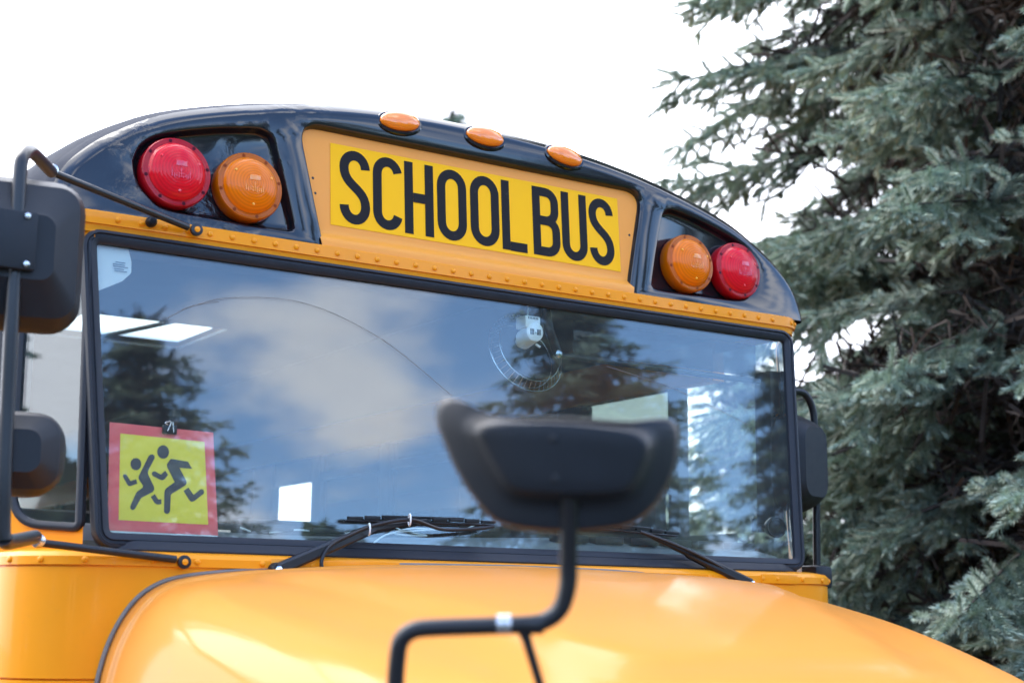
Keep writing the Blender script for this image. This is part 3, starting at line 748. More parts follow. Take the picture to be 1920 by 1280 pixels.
# sun visor on a tube
tb = tube('visor_tube', [(.285, .15, 2.364), (1.05, .15, 2.357)], .009, M['satin'], BUS)
lathe('visor_knuckle', [(.004, -.013), (.012, -.008), (.014, 0), (.012, .008), (.004, .013)], M['steel'], tb, 16, loc=(.283, .145, 2.365))
tube('visor_bracket', smoothpath([(.235, .14, 2.50), (.25, .145, 2.44), (.275, .15, 2.39), (.283, .15, 2.37)], 5), [.014]*15+[.010], M['satin'], tb)
box('visor_blade', (.70, .165, 2.425), (.70, .004, .10), M['smoke'], tb, .001)

# ---------------- wipers
def wiper(pivot, elbow, tip, bl0, bl1, hose=None):
    root = lathe('wiper', [(.017, 0), (.017, .012), (.012, .02)], M['satin'], BUS, 20, loc=pivot)
    P = Vector(pivot); lo = lambda v: Vector(v)-P
    lathe('pivot_nut', [(.009, .02), (.009, .027), (.005, .029)], M['chrome'], root, 6)
    # arm: tapering channel
    a, b, c = Vector((0, -.016, 0)), lo(elbow), lo(tip); V, F = [], []
    pts = [(a, .014, .010), (a.lerp(b, .5), .0135, .010), (a.lerp(b, .98), .012, .009), (b+(c-b)*.04, .0085, .006), (b.lerp(c, .6), .006, .005), (c, .005, .004)]
    for i, (p, w, h) in enumerate(pts):
        t = (pts[min(i+1, 5)][0]-pts[max(i-1, 0)][0]).normalized(); sd_ = t.cross(Vector((0, 1, 0))).normalized(); up = sd_.cross(t)
        for u, v in ((-1, -1), (-1, .5), (-.6, 1), (.6, 1), (1, .5), (1, -1)): V.append(p+sd_*w*u-up*h*v*(-1 if up.y > 0 else 1)*-1)
    for i in range(5):
        for k in range(6): F.append((i*6+k, i*6+(k+1) % 6, (i+1)*6+(k+1) % 6, (i+1)*6+k))
    F += [tuple(range(6)), tuple(30+k for k in range(6))]
    mesh('wiper_arm', V, F, M['satin'], root, sharp=25)
    B0, B1 = lo(bl0), lo(bl1); V, F = [], []
    add_tube(V, F, [B0, B1], .0032, 6)
    mesh('rubber_edge', V, F, M['rubber'], root)
    bm = bmesh.new(); dv = B1-B0; ln = dv.length; ang = math.atan2(dv.z, dv.x); rm = Matrix.Rotation(-ang, 3, 'Y')
    nseg = 9
    for k in range(nseg):
        f = (k+.5)/nseg; add_box(bm, B0+dv*f+Vector((0, -.012, .006+.004*math.sin(f*math.pi))), (ln/nseg*.86, .010, .008+.003*(k % 2)), .001, rm)
    add_box(bm, B0+dv*.5+Vector((0, -.013, .013)), (ln*.55, .008, .006), .001, rm)
    frombm('blade_frame', bm, M['satin'], root)
    if hose:
        tube('washer_hose', smoothpath([lo(h) for h in hose], 8), .0048, M['satin'], root, 8)
    return root
w1 = wiper((-.662, -.064, 1.732), at(700, 990, y=-.035), at(800, 976, y=-.025), at(645, 976, y=-.005), at(925, 984, y=-.010),
           [at(607, 1078, y=-.075), at(603, 1050, y=-.075), at(620, 1022, y=-.068), at(655, 1003, y=-.06), at(700, 985, y=-.055), at(770, 974, y=-.052), at(830, 992, y=-.045), at(900, 990, y=-.035), at(925, 986, y=-.03)])
w1['label'] = 'wiper with looping washer hose and white ties'
for px, py in ((692, 992), (768, 974)):
    c = at(px, py, y=-.05)-w1.location; V, F = [], []
    ring = [c+Vector((.004*math.sin(a)+.0, .013*math.sin(a), .0145*math.cos(a))) for a in [i*math.pi/8 for i in range(17)]]
    add_tube(V, F, ring, .0021, 6); mesh('cable_tie', V, F, M['white'], w1)
w2 = wiper((.792, -.064, 1.728), at(1290, 1036, y=-.035), at(1205, 998, y=-.025), at(1268, 1005, y=-.006), at(1010, 980, y=-.008),
           [at(1390, 1098, y=-.075), at(1372, 1075, y=-.068), at(1320, 1045, y=-.06), at(1260, 1018, y=-.05), at(1200, 996, y=-.04)])
w2['label'] = 'wiper on the side away from the running children sign'

# ---------------- mirrors
def rrect(w, h, r, n=6):
    pts = []
    for cx, cz, a0 in ((w/2-r, h/2-r, 0), (-w/2+r, h/2-r, 90), (-w/2+r, -h/2+r, 180), (w/2-r, -h/2+r, 270)):
        for k in range(n+1):
            a = math.radians(a0+90*k/n); pts.append((cx+r*math.cos(a), cz+r*math.sin(a)))
    return pts
def mirror_head(name, loc, rz, w, h, dep, parent, bw=.62, bh=.60, rx=0, rad=1.0):
    V, F = [], []; st = [(.975, .965, -.012, .06), (1, 1, -.008, .06), (1, 1, .010, .06), (.975, .97, .022, .055), (.86, .86, dep*.62, .04), (bw+.04, bh+.04, dep*.95, .03), (bw, bh, dep, .025)]
    for sw, sh, d, r in st:
        for x, z in rrect(w*sw, h*sh, min(r*rad, w*sw*.45)): V.append((x, -d, z))
    n = 28
    for i in range(len(st)-1):
        for k in range(n): F.append((i*n+k, i*n+(k+1) % n, (i+1)*n+(k+1) % n, (i+1)*n+k))
    F.append(tuple((len(st)-1)*n+k for k in range(n)))
    o = mesh(name, V, F, M['plastic'], parent, sharp=24); o.location = loc; o.rotation_euler = (rx, 0, rz)
    V = [(x, .0105, z) for x, z in rrect(w*.96, h*.96, .05)]
    mesh('mirror_glass', V, [tuple(range(28))], M['mirror'], o, smooth=False)
    return o
LM = empty('mirror_assembly', at(30, 640, y=-.45)); LM.parent = BUS; LM['label'] = 'tall black rear view mirror pair on a bent pipe, nearest the running children sign'
def loc_(v): return Vector(v)-LM.location
big = mirror_head('rear_view_mirror', loc_(at(34, 478, y=-.42)), math.radians(-8), .242, .300, .085, LM, .46, .42)
sml = mirror_head('convex_mirror', loc_(at(16, 850, y=-.42)), math.radians(-10), .205, .160, .075, LM, .5, .5)
mp_ = box('mount_plate', loc_(at(15, 447, y=-.515)), (.105, .012, .112), M['plastic'], LM, .004)
for px, py in ((52, 405), (49, 495)): lathe('plate_screw', [(.006, 0), (.0055, .003), (.003, .004)], M['steel'], LM, 12, loc=loc_(at(px, py, y=-.522)))
pp = [at(8, 1012, y=-.50), at(6, 985, y=-.50), at(8, 900, y=-.50), at(14, 760, y=-.495), at(22, 600, y=-.495), at(33, 400, y=-.49), at(38, 320, y=-.485), at(42, 296, y=-.475), at(52, 284, y=-.44), at(64, 288, y=-.38), at(96, 322, y=-.12)]
tube('mirror_pipe', [loc_(p) for p in smoothpath(pp, 5)], .0135, M['satin'], LM, 14)
tube('lower_pipe', [loc_(p) for p in smoothpath([at(8, 1008, y=-.50), at(12, 1016, y=-.47), at(28, 1014, y=-.36), at(66, 1006, y=-.12)], 5)], .0145, M['satin'], LM, 14)
for a, b, c in (((100, 324), (368, 431), .052), ((75, 1017), (345, 1053), -.068)):
    p0 = at(*a, y=-.10); p1 = at(b[0]-16, b[1]-5, y=c); p2 = at(*b, y=c)
    s_ = tube('brace_rod', [loc_(p0), loc_(p1)], .0085, M['satin'], LM, 12)
    V, F = [], []; d = (p2-p1).normalized()
    lathe('rod_eye', [(.015, -.004), (.0155, 0), (.015, .006), (.010, .007)], M['satin'], s_, 18, loc=loc_(p2))
    lathe('eye_screw', [(.0075, .006), (.007, .009), (.003, .010)], M['yellow'], s_, 12, loc=loc_(p2))
    lathe('ball_joint', [(.003, -.016), (.012, -.012), (.016, 0), (.012, .012), (.003, .016)], M['steel'], s_, 16, loc=loc_(p0+Vector((-.004, 0, .004))))
st_ = lathe('rail_stud', [(.013, 0), (.013, .012), (.008, .02)], M['satin'], rail, 14, loc=at(282, 417, y=.066))
RM = empty('mirror_assembly', (1.36, .22, 2.1)); RM.parent = BUS; RM['label'] = 'black rear view mirror looped behind the windshield corner by the spruces'
def rl(v): return Vector(v)-RM.location
mirror_head('rear_view_mirror', rl(at(1486, 868, y=.24)), math.radians(20), .26, .315, .085, RM, .6, .7, rad=1.8)
tube('mirror_pipe', [rl(p) for p in smoothpath([at(1470, 738, y=.26), at(1488, 733, y=.26), at(1508, 738, y=.26), at(1522, 762, y=.26), at(1527, 800, y=.26), at(1530, 900, y=.26), at(1532, 1060, y=.26)], 5)], .0125, M['satin'], RM, 12)
box('pipe_clamp', rl(at(1537, 880, y=.235)), (.03, .03, .10), M['plastic'], RM, .008)
box('pipe_foot', rl(at(1526, 1082, y=.20)), (.075, .10, .075), M['plastic'], RM, .018)

# cross-view mirror on the front fender: saddle shaped shell seen from behind, bent arm
XD = 1.75
XM = empty('cross_view_mirror', at(735, 1700, d=XD)); XM.parent = BUS; XM['label'] = 'black saddle shaped mirror on a bent pipe above the hood'
def xl(v): return Vector(v)-XM.location
def xp(px, py, dep=0.0): return xl(at(px, py, d=XD+dep))
OUT = [(838, 745), (868, 752), (905, 770), (950, 779), (1010, 781), (1070, 783), (1130, 786), (1180, 789), (1225, 784), (1254, 784), (1270, 796), (1273, 830), (1268, 870), (1250, 915), (1222, 955), (1185, 982), (1130, 993), (1060, 997), (990, 993), (935, 980), (905, 955), (873, 912), (848, 868), (828, 820), (817, 785), (818, 758)]
oc = resample([Vector((p.x, p.y)) for p in smoothpath([(x, y, 0) for x, y in OUT+[OUT[0]]], 4)[:-1]], 72)
cxm = Vector((1048, 885))
INN = [(905, 800), (940, 795), (1000, 793), (1060, 794), (1120, 800), (1175, 808), (1200, 818), (1212, 835), (1205, 865), (1185, 905), (1165, 920), (1120, 924), (1050, 924), (985, 920), (955, 908), (930, 870), (908, 830), (899, 812)]
ic = resample([Vector((p.x, p.y)) for p in smoothpath([(x, y, 0) for x, y in INN+[INN[0]]], 4)[:-1]], 72)
k0 = min(range(72), key=lambda k: math.atan2(oc[k].y-cxm.y, oc[k].x-cxm.x) % 6.283)
i0 = min(range(72), key=lambda k: math.atan2(ic[k].y-cxm.y, ic[k].x-cxm.x) % 6.283)
oc = oc[k0:]+oc[:k0]; ic = ic[i0:]+ic[:i0]
V, F = [], []
def bow(p): return .055*((p.x-cxm.x)/225)**2          # the shell wraps away at both ends
st = [(0, .97, .030), (0, 1.0, .022), (0, 1.0, .004), (.06, 1, -.008), (.14, 1, -.010), (.5, 1, -.006), (.80, 1, -.010), (.92, 1, -.028), (1.0, 1, -.034)]
for t, sc, dp in st:
    for a, b in zip(oc, ic):
        p = a.lerp(b, t); p = cxm+(p-cxm)*sc
        V.append(xp(p.x, p.y, dp*1.0+bow(p)*(1-.4*t)))
for i in range(len(st)-1):
    for k in range(72): F.append((i*72+k, i*72+(k+1) % 72, (i+1)*72+(k+1) % 72, (i+1)*72+k))
ci = Vector((1055, 862))
for sc_, dp in ((.93, -.0352), (.55, -.0360), (.18, -.0362)):
    r0 = len(V)-72
    for b in ic: p = ci+(b-ci)*sc_; V.append(xp(p.x, p.y, dp+bow(p)*.6))
    for k in range(72): F.append((r0+k, r0+(k+1) % 72, r0+72+(k+1) % 72, r0+72+k))
F.append(tuple(len(V)-72+k for k in range(72)))
mesh('mirror_shell', V, F, M['plastic'], XM, sharp=60)
V, F = [], []
for sc, dp in ((.965, .026), (.6, .060), (.2, .078)):
    for a in oc: p = cxm+(a-cxm)*sc; V.append(xp(p.x, p.y, dp+bow(p)))
for i in range(2):
    for k in range(72): F.append((i*72+k, i*72+(k+1) % 72, (i+1)*72+(k+1) % 72, (i+1)*72+k))
F.append(tuple(144+k for k in range(72)))
mesh('mirror_glass', V, F, M['mirror'], XM)
for px, py in ((1038, 822), (1042, 896)): 
    sc_ = lathe('shell_screw', [(.0045, 0), (.004, .002), (.002, .003)], M['dark'], XM, 10, loc=xp(px, py, -.036))
arm = [xp(1067, 930, -.01), xp(1067, 985, -.005), xp(1066, 1060, 0), xp(1064, 1100, 0), xp(1052, 1138, 0), xp(1028, 1160, 0), xp(995, 1169, 0), xp(900, 1173, .0), xp(815, 1176, .0), xp(775, 1181, 0), xp(752, 1200, 0), xp(745, 1235, 0), xp(741, 1300, 0), xp(735, 1500, 0), xp(735, 1700, .0)]
tube('mirror_arm', smoothpath(arm, 6), .0105, M['satin'], XM, 14)
for px in (938, 952, 1000): 
    V, F = [], []; c = xp(px, 1170.5); ax = (xp(px+10, 1170)-xp(px, 1170)).normalized()
    add_tube(V, F, [c-ax*(.0035 if px < 990 else .012), c+ax*(.0035 if px < 990 else .012)], .0122 if px < 990 else .0112, 14); mesh('arm_collar', V, F, M['steel'] if px < 990 else M['satin'], XM)
tube('arm_strut', [xp(983, 1180), xp(988, 1200), xp(1018, 1300), xp(1060, 1480, .05)], [.009, .006, .0055, .0055], M['satin'], XM, 10)
tube('arm_foot', [xp(735, 1690), xp(742, 1700, .12)], .02, M['satin'], XM, 12)

# ================================================================== things behind the windshield
# running-children sign
CS = empty('children_sign', (-.90, .035, 1.81))
tag(CS, 'square red and yellow running children sign clipped inside the windshield', 'sign')
GY = lambda z: wy(z)+.014
def hom(src, dst):
    A = []; b = []
    for (x, y), (u, v) in zip(src, dst):
        A += [[x, y, 1, 0, 0, 0, -u*x, -u*y], [0, 0, 0, x, y, 1, -v*x, -v*y]]; b += [u, v]
    h = np.linalg.solve(np.array(A, float), np.array(b, float)); return np.append(h, 1).reshape(3, 3)
SQ = [(-1.010, 1.8365), (-.7965, 1.8345), (-.8065, 2.029), (-1.010, 2.034)]     # yellow field corners on the sheet (x, z)
Hm = hom([(202, 1066), (938, 1113), (922, 405), (216, 340)], SQ)
def sp_(px, py, lift):
    q = Hm @ np.array([px, py, 1.0]); x, z = q[0]/q[2], q[1]/q[2]; return Vector((x, GY(z)-lift, z))-CS.location
def sheet(name, pts, material, lift, thick=None):
    bm = bmesh.new(); vs = [bm.verts.new(p) for p in pts]; f = bm.faces.new(vs)
    o = frombm(name, bm, material, CS, smooth=False); return o
bp_ = [(131, 243), (1000, 322), (1020, 1205), (116, 1150)]
bm = bmesh.new(); fr = [bm.verts.new(sp_(x, y, 0)) for x, y in bp_]; bk = [bm.verts.new(sp_(x, y, -.002)) for x, y in bp_]
bm.faces.new(fr); bm.faces.new(bk[::-1])
for i in range(4): bm.faces.new((fr[i], fr[(i+1) % 4], bk[(i+1) % 4], bk[i]))
frombm('red_border', bm, M['red'], CS, smooth=False)
sheet('yellow_field', [sp_(x, y, .0008) for x, y in ((216, 340), (922, 405), (938, 1113), (202, 1066))], M['signyellow'], 0)
sheet('clear_sleeve', [sp_(x, y, .0004) for x, y in ((116, 1152), (1020, 1207), (1004, 1222), (114, 1192))], M['white'], 0)
def blob(cx, cy, rx, ry, n=24): return [(cx+rx*math.cos(2*math.pi*k/n), cy+ry*math.sin(2*math.pi*k/n)) for k in range(n)]
FIG = {
 'running_figure': [blob(570, 495, 50, 58),
  [(633, 553), (778, 577), (812, 638), (706, 630), (762, 745), (762, 765), (750, 782), (640, 850), (630, 862), (622, 995), (614, 1012), (597, 1020), (580, 1015), (571, 1000), (576, 840), (580, 820), (594, 802), (663, 752), (602, 625), (600, 600), (610, 585)],
  [(585, 655), (610, 690), (580, 727), (563, 736), (546, 734), (482, 700), (471, 682), (480, 664), (500, 660), (548, 688)],
  [(778, 798), (735, 826), (782, 905), (795, 917), (812, 918), (830, 910), (905, 852), (910, 832), (900, 815), (880, 812), (820, 860)]],
 'small_running_figure': [blob(343, 600, 45, 52),
  [(500, 548), (497, 527), (482, 515), (462, 518), (448, 532), (366, 700), (364, 720), (372, 738), (400, 780), (396, 798), (352, 832), (340, 850), (294, 955), (297, 975), (312, 986), (328, 981), (338, 968), (385, 885), (480, 835), (494, 815), (491, 790), (441, 680), (446, 650)],
  [(345, 728), (353, 765), (300, 785), (285, 785), (273, 775), (236, 708), (238, 690), (254, 685), (270, 695), (298, 742)],
  [(497, 853), (463, 877), (495, 928), (515, 941), (551, 937), (551, 897), (525, 897)]]}
for nm, polys in FIG.items():
    bm = bmesh.new()
    for poly in polys:
        vs = [bm.verts.new(sp_(x, y, .0014)) for x, y in poly]
        for tri in tessellate_polygon([[Vector((x, y, 0)) for x, y in poly]]): bm.faces.new([vs[i] for i in tri])
    frombm(nm, bm, M['figure'], CS, smooth=False)
cl = box('binder_clip', sp_(622, 305, .004), (.034, .010, .021), M['satin'], CS, .002)
tube('clip_wire', smoothpath([sp_(598, 318, .010), sp_(628, 240, .011), sp_(600, 238, .011), sp_(575, 248, .011), sp_(600, 262, .011)], 5), .0011, M['steel'], CS, 6)
tube('clip_wire', [sp_(648, 330, .010), sp_(642, 240, .011)], .0012, M['steel'], CS, 6)
lathe('suction_cup', [(.0165, .0), (.0160, .002), (.010, .005), (.005, .008), (.004, .012)], M['clear'], CS, 28, loc=sp_(668, 193, .0))

# small fan with wire cage
FN = empty('cage_fan', (.21, .2, 2.36)); tag(FN, 'small white cage fan hanging inside the windshield', 'fan')
fl = lambda v: Vector(v)-FN.location
def fp(px, py, y): return fl(at(px, py, y=y))
bm = bmesh.new(); c0 = fp(990, 606, .115)
add_box(bm, c0, (.050, .050, .034), .004)
motor = frombm('motor_housing', bm, M['white'], FN)
cy_ = fp(994, 628, .115)
V, F = [], []; n = 28
for d, r in ((-.026, .024), (-.024, .0275), (.03, .028), (.032, .025), (.05, .016)):
    for k in range(n): V.append(cy_+Vector((r*math.cos(2*math.pi*k/n), d, r*math.sin(2*math.pi*k/n)-d*.25)))
for i in range(4):
    for k in range(n): F.append((i*n+k, i*n+(k+1) % n, (i+1)*n+(k+1) % n, (i+1)*n+k))
F += [tuple(range(n)), tuple(4*n+k for k in range(n))]
mesh('motor_barrel', V, F, M['white'], FN)
for k in range(6):
    sx = (-.0155+.0045*(k % 3)) if k < 3 else (.0065+.0045*(k % 3))
    box('vent_slot', cy_+Vector((sx, -.0268, .005)), (.0022, .0016, .016), M['dark'], FN, 0)
for k in range(7): box('vent_slot', c0+Vector((-.015+.005*k, -.0255, .0105)), (.0018, .0016, .006), M['dark'], FN, 0)
lathe('hub_screw', [(.0032, 0), (.003, .001), (.001, .0016)], M['steel'], FN, 10, loc=cy_+Vector((0, -.026, .004)))
fc = fl(Vector((.206, .195, 2.368))); tl_ = Matrix.Rotation(math.radians(-20), 3, 'X')
def ringpts(r, off, n=48): return [fc+tl_ @ Vector((r*math.cos(2*math.pi*k/n), off, r*math.sin(2*math.pi*k/n))) for k in range(n+1)]
for r, off in ((.122, 0), (.101, -.022), (.101, .022)): tube('cage_ring', ringpts(r, off), .0013, M['steel'], FN, 6)
V, F = [], []
for k in range(44):
    a = 2*math.pi*k/44
    for off in (-.022,):
        q = [fc+tl_ @ Vector((rr*math.cos(a), oo, rr*math.sin(a))) for rr, oo in ((.030, -.034), (.070, -.031), (.101, -.022), (.122, 0))]
        add_tube(V, F, q[2:], .0007, 4, False)
mesh('cage_wires', V, F, M['steel'], FN)
V, F = [], []
for k in range(3):
    a0 = k*2.094+.4; b0 = len(V)
    for r in (.018, .05, .088):
        for w in (-.42, .42): V.append(fc+tl_ @ Vector((r*math.cos(a0+w), .012*(1 if w > 0 else -1), r*math.sin(a0+w))))
    F += [(b0, b0+1, b0+3, b0+2), (b0+2, b0+3, b0+5, b0+4)]
mesh('fan_blades', V, F, M['clear'], FN)
tube('fan_cord', smoothpath([fp(989, 598, .115), fp(990, 580, .115), fp(993, 560, .12)], 5), .0022, M['white'], FN, 8)
tube('tilt_knob', [fp(1004, 645, .11), fp(1013, 651, .105)], .0035, M['white'], FN, 8)

# little round speaker on a clip, by the pillar
RS = empty('round_speaker', (1.09, .15, 1.87)); tag(RS, 'small round black speaker on a clip beside the dark pillar', 'speaker')
rs = lambda px, py, y: at(px, py, y=y)-RS.location
q = lathe('speaker_body', [(.020, -.035), (.028, -.02), (.033, 0), (.033, .012), (.029, .015), (.025, .008), (.018, .006), (.010, .010)], M['satin'], RS, 32, loc=rs(1453, 988, .12))
q.rotation_euler = (0, 0, -.35)
box('clip', rs(1414, 984, .13), (.014, .01, .040), M['plastic'], RS, .002)
tube('clip_arm', [rs(1416, 984, .13), rs(1440, 988, .14)], .006, M['plastic'], RS, 8)

# certificate sheet in the top corner of the windshield
PS = empty('paper_sticker', at(215, 510, y=.09)); tag(PS, 'pale rounded sticker with tiny print in the windshield top corner', 'sticker')
c_ = [(150, 452), (241, 462), (247, 490), (246, 512), (228, 528), (160, 555)]
lp = [at(x, y, y=wy(2.43)+.012)-PS.location for x, y in c_]
mesh('sticker_sheet', [p+Vector((0, wy(p.z+PS.location.z)-wy(2.43), 0)) for p in rounded_poly(lp, .012, 4)], [tuple(range(30))], M['sticker'], PS, smooth=False)
for k in range(5):
    p = at(226-(k % 2)*3, 492+k*4.2, y=wy(2.43)+.009)-PS.location
    box('print_line', p+Vector((0, wy(p.z+PS.location.z)-wy(2.43), 0)), (.024+.006*((k*7) % 3), .0006, .0022), M['label'], PS, 0)

# cables on the dash
def cable(name, pts, r, material, label):
    o = tube(name, smoothpath([at(x, y, y=yy) for x, y, yy in pts], 8), r, material, None, 6); return tag(o, label, 'cable')
cable('dash_cable', [(405, 992, .07), (425, 984, .08), (445, 987, .10), (470, 996, .10)], .0022, M['white'], 'white cable arching beside the running children sign')
cable('dash_cable', [(505, 998, .07), (560, 993, .08), (640, 1000, .10), (720, 985, .12), (760, 996, .1), (800, 1004, .09), (740, 1000, .08), (775, 990, .08), (860, 994, .1), (900, 978, .1)], .0022, M['white'], 'tangled white cable behind the looping washer hose')
cable('dash_cable', [(700, 1018, .06), (730, 1000, .08), (790, 994, .1), (840, 992, .1)], .0025, M['white'], 'pale cable rising from the dash under the wiper blade')

# ================================================================== spruces
rng = np.random.default_rng(11)
nm_ = bpy.data.materials.new('spruce_needles'); nm_.use_nodes = True; t_ = nm_.node_tree; b_ = t_.nodes['Principled BSDF']
g_ = t_.nodes.new('ShaderNodeNewGeometry'); tc_ = t_.nodes.new('ShaderNodeTexCoord')
n1 = t_.nodes.new('ShaderNodeTexNoise'); n1.inputs['Scale'].default_value = 1.6; n1.inputs['Detail'].default_value = 3; t_.links.new(tc_.outputs['Object'], n1.inputs['Vector'])
ad = t_.nodes.new('ShaderNodeMath'); ad.operation = 'MULTIPLY_ADD'; t_.links.new(g_.outputs['Random Per Island'], ad.inputs[0]); ad.inputs[1].default_value = .45; t_.links.new(n1.outputs['Fac'], ad.inputs[2])
rp = t_.nodes.new('ShaderNodeValToRGB'); t_.links.new(ad.outputs[0], rp.inputs[0])
rp.color_ramp.elements[0].position = .35; rp.color_ramp.elements[0].color = (.09, .135, .10, 1)
rp.color_ramp.elements[1].position = 1.0; rp.color_ramp.elements[1].color = (.42, .49, .395, 1)
e_ = rp.color_ramp.elements.new(.7); e_.color = (.255, .32, .25, 1)
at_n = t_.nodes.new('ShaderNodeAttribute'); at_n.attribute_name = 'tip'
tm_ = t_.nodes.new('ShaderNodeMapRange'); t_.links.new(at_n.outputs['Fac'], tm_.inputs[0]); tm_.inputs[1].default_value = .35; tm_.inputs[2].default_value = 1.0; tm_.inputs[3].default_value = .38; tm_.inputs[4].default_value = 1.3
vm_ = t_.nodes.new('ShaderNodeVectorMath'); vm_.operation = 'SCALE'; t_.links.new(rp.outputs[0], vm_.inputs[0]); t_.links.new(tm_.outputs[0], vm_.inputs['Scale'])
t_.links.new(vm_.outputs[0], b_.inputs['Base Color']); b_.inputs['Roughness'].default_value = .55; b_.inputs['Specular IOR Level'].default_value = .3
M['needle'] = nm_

def build_spruce(height, r_base, seed, z0=.5, K=44, expo=.66):
    # a spruce: whorls of drooping boughs, bare dead twigs inside, needled shoots outside
    rg = np.random.default_rng(seed)
    shoots = []; dead = []      # pos, dir, len, tip
    TV, TF = [], []  # wood
    add_tube(TV, TF, [(0, 0, 0), (.03, .02, height*.35), (-.03, .03, height*.7), (0, 0, height)], [.20, .15, .08, .015], 10)
    z = z0
    while z < height-.15:
        f = 1-(z-z0)/(height-z0); R = r_base*(f**expo)*(.92+.16*rg.random())+.08
        nb = int(6+3*f+rg.integers(0, 2)); a0 = rg.random()*6.28
        for k in range(nb):
            az = a0+2*math.pi*k/nb+rg.normal(0, .16); Lb = R*(.66+.36*rg.random()); dr = -.16-.34*rg.random()*f
            if rg.random() < .06: Lb *= .5
            dh = np.array([math.cos(az), math.sin(az), 0]); sd_ = np.array([-dh[1], dh[0], 0])
            zb = z+rg.normal(0, .06)
            def bp(t): return dh*Lb*t + np.array([0, 0, zb+Lb*(.10*t+ (dr-.18)*t*t + .16*t**3)])
            pts = [bp(t) for t in (0, .35, .7, 1)]
            add_tube(TV, TF, [Vector(p) for p in pts], [.024*f+.012, .018*f+.008, .008, .003], 5, False)
            s = .30+.18*rg.random() if Lb > .7 else .15; step = .085/Lb; t = s
            while t < 1.0:
                p = bp(t); tg = bp(min(1, t+.02))-bp(t-.02); tg /= np.linalg.norm(tg)
                lb = min(.62, Lb*.40)*(1-t)**.6*(.6+.6*rg.random())+.10
                for sg_ in (-1, 1, 0):
                    if rg.random() < (.12 if sg_ else .55): continue
                    d = tg*(.60+.3*rg.random())+sd_*sg_*.75+np.array([0, 0, rg.normal(-.52, .26) - (.5 if sg_ == 0 else 0)]); d /= np.linalg.norm(d)
                    q = p.copy(); rem = lb*(1 if sg_ else .6)
                    while rem > .04:
                        l = min(.12+.05*rg.random(), rem+.04); shoots.append((q, d, l, .25+.75*max(t, 1-rem/lb)**1.5))
                        sdv = np.cross(d, [0, 0, 1]); sdv /= np.linalg.norm(sdv)+1e-9
                        for sg2 in (-1, 1):
                            if rg.random() < .62:
                                e = d*.8+sdv*sg2*.85+np.array([0, 0, rg.normal(-.08, .30)]); e /= np.linalg.norm(e)
                                shoots.append((q+d*l*(.25+.5*rg.random()), e, .08+.06*rg.random(), .4+.6*t))
                        q = q+d*l*.92; rem -= l; d = d+np.array([rg.normal(0, .1), rg.normal(0, .1), rg.normal(.05, .1)]); d /= np.linalg.norm(d)
                if rg.random() < .4: shoots.append((p, tg*.6+np.array([0, 0, .6])+rg.normal(0, .2, 3), .09, .3+.5*t))
                t += step*(.8+.5*rg.random())
            shoots.append((bp(1.0), (bp(1)-bp(.95))/np.linalg.norm(bp(1)-bp(.95)), .13, 1.0))
            for _ in range(int(8+Lb*26)):
                t = .04+.56*rg.random(); dv = rg.normal(0, 1, 3)*[1, 1, .8]; dv /= np.linalg.norm(dv)
                dead.append((bp(t), dv*(.16+.22*rg.random())))
        z += .31+.22*rg.random()*(.4+f)
    P = np.array([s[0] for s in shoots]); D = np.array([s[1] for s in shoots]); D /= np.linalg.norm(D, axis=1)[:, None]; Ln = np.array([s[2] for s in shoots])
    m_ = len(P); up = np.where(np.abs(D[:, 2:3]) < .9, [[0, 0, 1.0]], [[1.0, 0, 0]]); A = np.cross(D, up); A /= np.linalg.norm(A, axis=1)[:, None]; B = np.cross(D, A)
    k = np.arange(K); tt = (k+.5)/K; ph = k*2.39996
    ph = ph[None, :]+rg.random((m_, 1))*6.28+rg.normal(0, .2, (m_, K))
    rad = A[:, None, :]*np.cos(ph)[..., None]+B[:, None, :]*np.sin(ph)[..., None]
    base = P[:, None, :]+D[:, None, :]*(Ln[:, None]*tt[None, :])[..., None]
    nd = rad*(.95-.55*tt[None, :, None]**3)+D[:, None, :]*(.55+.6*tt[None, :, None]**3); nd /= np.linalg.norm(nd, axis=2)[..., None]
    nl = (.033+.011*rg.random((m_, K)))[..., None]
    wv = np.cross(nd, D[:, None, :]); wv /= (np.linalg.norm(wv, axis=2)[..., None]+1e-9)
    v0 = base+wv*.0052; v1 = base-wv*.0052; v2 = base+nd*nl
    co = np.stack([v0, v1, v2], axis=2).reshape(-1, 3).astype(np.float32); nT = co.shape[0]//3
    me = bpy.data.meshes.new('crown'); me.vertices.add(nT*3); me.vertices.foreach_set('co', co.ravel())
    me.loops.add(nT*3); me.loops.foreach_set('vertex_index', np.arange(nT*3, dtype=np.int32))
    me.polygons.add(nT); me.polygons.foreach_set('loop_start', np.arange(0, nT*3, 3, dtype=np.int32)); me.polygons.foreach_set('loop_total', np.full(nT, 3, dtype=np.int32))
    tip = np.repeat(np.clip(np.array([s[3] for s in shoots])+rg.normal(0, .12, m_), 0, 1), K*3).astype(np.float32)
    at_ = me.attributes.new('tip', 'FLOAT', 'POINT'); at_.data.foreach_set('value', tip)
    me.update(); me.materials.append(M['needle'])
    for p, d in dead:
        b0 = len(TV); w = np.cross(d, rg.normal(0, 1, 3)); w = w/np.linalg.norm(w)*.012
        TV += [Vector(p-w), Vector(p+w), Vector(p+d+w*.8), Vector(p+d-w*.8)]; TF.append((b0, b0+1, b0+2, b0+3))
        for _ in range(3):
            q = p+d*(.3+.6*rg.random()); e = rg.normal(0, 1, 3); e = e/np.linalg.norm(e)*.13; w2 = np.cross(e, d); w2 = w2/np.linalg.norm(w2)*.010; b0 = len(TV)
            TV += [Vector(q-w2), Vector(q+w2), Vector(q+e)]; TF.append((b0, b0+1, b0+2))
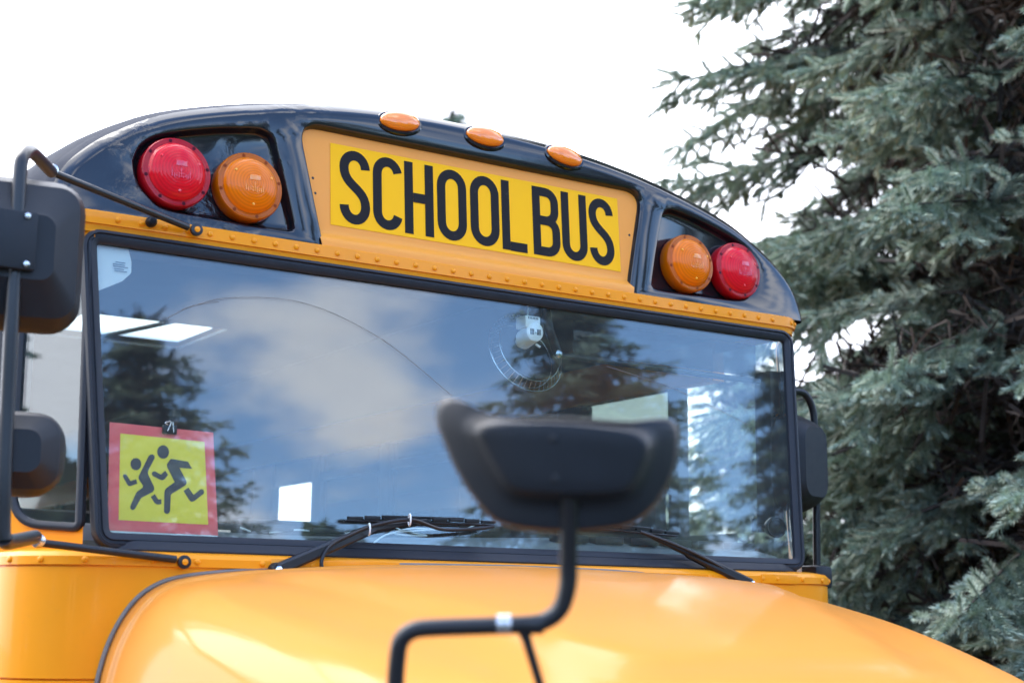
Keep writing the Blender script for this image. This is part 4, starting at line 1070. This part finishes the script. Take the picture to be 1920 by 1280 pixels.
    tm = bpy.data.meshes.new('trunk'); tm.from_pydata([tuple(v) for v in TV], [], TF); tm.update(); tm.materials.append(M['bark'])
    tm.polygons.foreach_set('use_smooth', [True]*len(tm.polygons))
    print('spruce shoots', m_, 'tris', nT)
    return tm, me
SPR_A = build_spruce(9.5, 2.5, 3, .4, 40)
SPR_B = build_spruce(9.8, 2.15, 9, .4, 74, .32)
def spruce(src, loc, rz, sc, label, wide=1.0):
    r = empty('spruce_tree', loc); r.rotation_euler = (0, 0, rz); r.scale = (sc*wide, sc*wide, sc); tag(r, label, 'tree', 'blue spruces around the bus')
    share('trunk', src[0], (0, 0, 0), r); share('crown', src[1], (0, 0, 0), r)
    return r
def ground_at(px, d): p = at(px, 640, d=d); return (p.x, p.y, 0)
spruce(SPR_B, ground_at(1768, 9.3), 2.0, 1.0, 'blue spruce right behind the bus, its crown against the white sky')
spruce(SPR_B, ground_at(2065, 7.4), 3.4, .95, 'nearest blue spruce, its boughs reaching in at the right edge')
spruce(SPR_B, ground_at(1790, 13.5), 5.0, 1.0, 'shaded spruce seen in the gaps behind the two nearer spruces')
spruce(SPR_A, ground_at(1385, 16.5), 2.2, .56, 'young spruce seen through the windshield and the far side window')
tp = at(848, 207, d=40); sc = tp.z/9.5
spruce(SPR_A, (tp.x, tp.y, 0), 2.0, sc, 'distant spruce whose tip just clears the roof cap')
# spruces on the camera's side, seen only as reflections in the windshield
def refl(px, py, dist, y=.04):
    p = at(px, py, y=y); d = (p-Vector(CAM)).normalized(); n_ = WN; r = d-2*d.dot(n_)*n_; return p+r*dist
q = refl(262, 590, 15); spruce(SPR_A, (q.x, q.y, 0), .9, q.z/9.5, 'spruce mirrored in the windshield above the running children sign', 1.35)
q = refl(1075, 560, 13); spruce(SPR_A, (q.x, q.y, 0), 2.4, (q.z+.5)/9.5, 'spruce mirrored in the windshield behind the white cage fan', 1.5)
q = refl(1440, 600, 15); spruce(SPR_A, (q.x, q.y, 0), 4.2, (q.z-.5)/9.5, 'spruce mirrored at the windshield corner under the red warning lamp')

# a belt of trees round the yard on the camera's side and beyond the spruces
rg = np.random.default_rng(4); V, F = [], []
for a_deg in np.arange(64, 296, 1.6):
    a = math.radians(a_deg); R_ = 34+rg.normal(0, 2.5); h = 6.0+2.2*math.sin(a_deg*.21)+rg.normal(0, 1.0)
    cx, cy = R_*math.sin(a), R_*math.cos(a)
    for k in range(130):
        zz = h*(1-rg.random()**1.7*.98); w = 1.5*(1-(zz/h)**2*.8); c = np.array([cx, cy, zz])+rg.normal(0, 1, 3)*[w, w, .25]
        u = rg.normal(0, 1, 3); u /= np.linalg.norm(u); v = np.cross(u, rg.normal(0, 1, 3)); v /= np.linalg.norm(v); s_ = .35+.35*rg.random()
        b0 = len(V); V += [c-u*s_, c+v*s_*.7, c+u*s_, c-v*s_*.7]; F.append((b0, b0+1, b0+2, b0+3))
me = bpy.data.meshes.new('far_wood'); me.from_pydata([tuple(v) for v in V], [], F); me.update(); me.materials.append(mat('wood_leaves', (.045, .075, .03), .7, var=.4, vscale=.6))
tag(link(bpy.data.objects.new('far_wood', me)), 'belt of dark trees far off round the yard', 'wood', kind='stuff')
